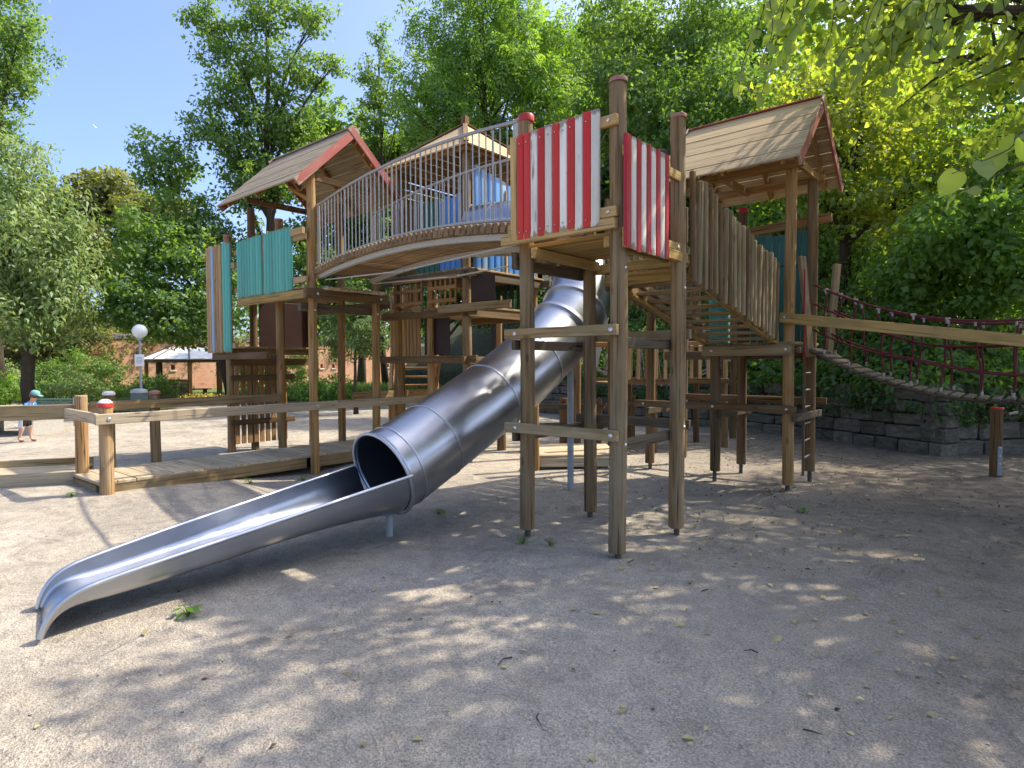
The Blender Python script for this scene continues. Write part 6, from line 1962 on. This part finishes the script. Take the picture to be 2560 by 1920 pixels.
def weed(e_xy, size, label, k, seed):
    r = random.Random(seed)
    x, y = e_xy
    z = zg(x, y)
    t = thing('weed', label, 'plant', (x, y, z))
    for i in range(k):
        a = 2.4 * i + r.uniform(-.3, .3)
        h = size * r.uniform(0.3, 1.0)
        p1 = Vector((x + 0.35 * size * math.cos(a) * r.uniform(.4, 1), y + 0.35 * size * math.sin(a) * r.uniform(.4, 1), z + h * 0.6))
        st = tube('stem', [(x, y, z - 0.01), lerp((x, y, z), p1, 0.6) + Vector((0, 0, h * 0.1)), p1], [0.004, 0.003, 0.002], 'grass', t, 4)
        d = Vector((math.cos(a), math.sin(a), r.uniform(-0.3, 0.35))).normalized()
        yv = Vector((0, 0, 1)).cross(d).normalized()
        zv = d.cross(yv)
        s = size * r.uniform(0.4, 0.62)
        M = Matrix(((d.x, yv.x, zv.x, p1.x), (d.y, yv.y, zv.y, p1.y), (d.z, yv.z, zv.z, p1.z), (0, 0, 0, 1))) @ Matrix.Diagonal((s, s * 0.85, s, 1))
        add('leaf', leaf_me(r.randrange(4)), 'leaf_bright', M, st)
weed((-1.48, -2.78), 0.12, 'small bright green weed under the slide chute', 9, 1)
weed((-0.86, -0.18), 0.10, 'small green weed at the foot of the left striped-tower post', 8, 2)
weed((-0.62, -0.10), 0.09, 'low green weed between the two front posts of the striped tower', 7, 3)
weed((-5.5, -0.35), 0.13, 'green weed beside the walkway edge left of its brown post', 8, 4)
weed((-5.45, 0.42), 0.14, 'green weed sprouting close to the brown post at the walkway edge', 8, 5)
weed((-6.0, -2.25), 0.10, 'small weed beside the capped walkway corner post', 6, 6)
weed((-2.2, 0.05), 0.14, 'tuft of green weed under the slide tube', 7, 7)
weed((0.75, 2.55), 0.10, 'low weed on the dark soil below the stair', 7, 8)

def litter():
    g = np.random.default_rng(60)
    # pale fallen leaves
    def scatter(name, label, cat, n, pick, size, mat, lift=0.006):
        P = []
        while len(P) < n:
            e, nn = pick()
            x, y = site(e, nn)
            P.append((x, y, zg(x, y) + lift + 0.01 * g.random()))
        P = np.array(P)
        D = g.normal(size=(n, 3))
        D[:, 2] *= 0.15
        N = g.normal(size=(n, 3)) * 0.25 + np.array([0, 0, 1.0])
        Q = leaf_quads(P, D, N, size * g.uniform(0.5, 1.3, n), 0.62, 0.1)
        o = kind(add(name, quads_mesh(name, Q), mat), 'stuff')
        o['label'] = label
        o['category'] = cat
    scatter('fallen_leaves', 'pale yellow fallen leaves scattered over the shaded gravel', 'leaves', 420, lambda: (g.normal() * 2.0 + 2.6, 1.8 + 7 * g.random()), 0.05, 'fallen')
    scatter('leaf_litter', 'brown leaf litter lying thick below the right-hand trees', 'leaves', 2200, lambda: (g.uniform(1.5, 8.5), 4.5 + 9 * g.random() ** 0.8), 0.038, 'litter')
    scatter('dry_litter', 'sparse dry leaf scraps on the open gravel', 'leaves', 160, lambda: (g.uniform(-5, 3), 1.8 + 8 * g.random()), 0.03, 'litter')
    # pebbles
    n = 2600
    E_ = g.normal(size=n) * 2.2 + 0.3
    N_ = 1.7 + 5 * g.random(n) ** 1.3
    V, F = [], []
    octa = np.array([(1, 0, 0), (0, 1, 0), (-1, 0, 0), (0, -1, 0), (0, 0, 1), (0, 0, -1)], float)
    for i in range(n):
        x, y = site(E_[i], N_[i])
        s = 0.003 + 0.006 * g.random() ** 2
        a = g.random() * 6.28
        R = np.array([[math.cos(a), -math.sin(a), 0], [math.sin(a), math.cos(a), 0], [0, 0, 1]])
        p = (octa * s * (0.7 + 0.6 * g.random((6, 1))) * np.array([1.2, 0.9, 0.6])) @ R.T + np.array([x, y, zg(x, y) + 0.004])
        o = len(V)
        V.extend([tuple(q) for q in p])
        F.extend([(o + a_, o + b_, o + c_) for a_, b_, c_ in ((0, 1, 4), (1, 2, 4), (2, 3, 4), (3, 0, 4), (1, 0, 5), (2, 1, 5), (3, 2, 5), (0, 3, 5))])
    o = kind(add('pebbles', mesh_from('pebbles', V, F), 'pebble'), 'stuff')
    o['label'] = 'loose small pebbles lying on the gravel'
    o['category'] = 'pebbles'
    # twigs
    for i in range(6):
        e, nn = g.uniform(-0.5, 3.2), g.uniform(1.9, 5.0)
        x, y = site(e, nn)
        a = g.random() * 6.28
        l = g.uniform(0.05, 0.14)
        tw = tube('twig', [(x, y, zg(x, y) + 0.006), (x + l * 0.5 * math.cos(a), y + l * 0.5 * math.sin(a), zg(x, y) + 0.014), (x + l * math.cos(a + 0.3), y + l * math.sin(a + 0.3), zg(x, y) + 0.007)], [0.004, 0.0035, 0.002], 'bark', None, 5)
        tag(tw, 'thin dry twig lying on the shaded gravel in the foreground', 'twig', 'twigs on the gravel')
litter()
print('LEAVES', NLEAF)
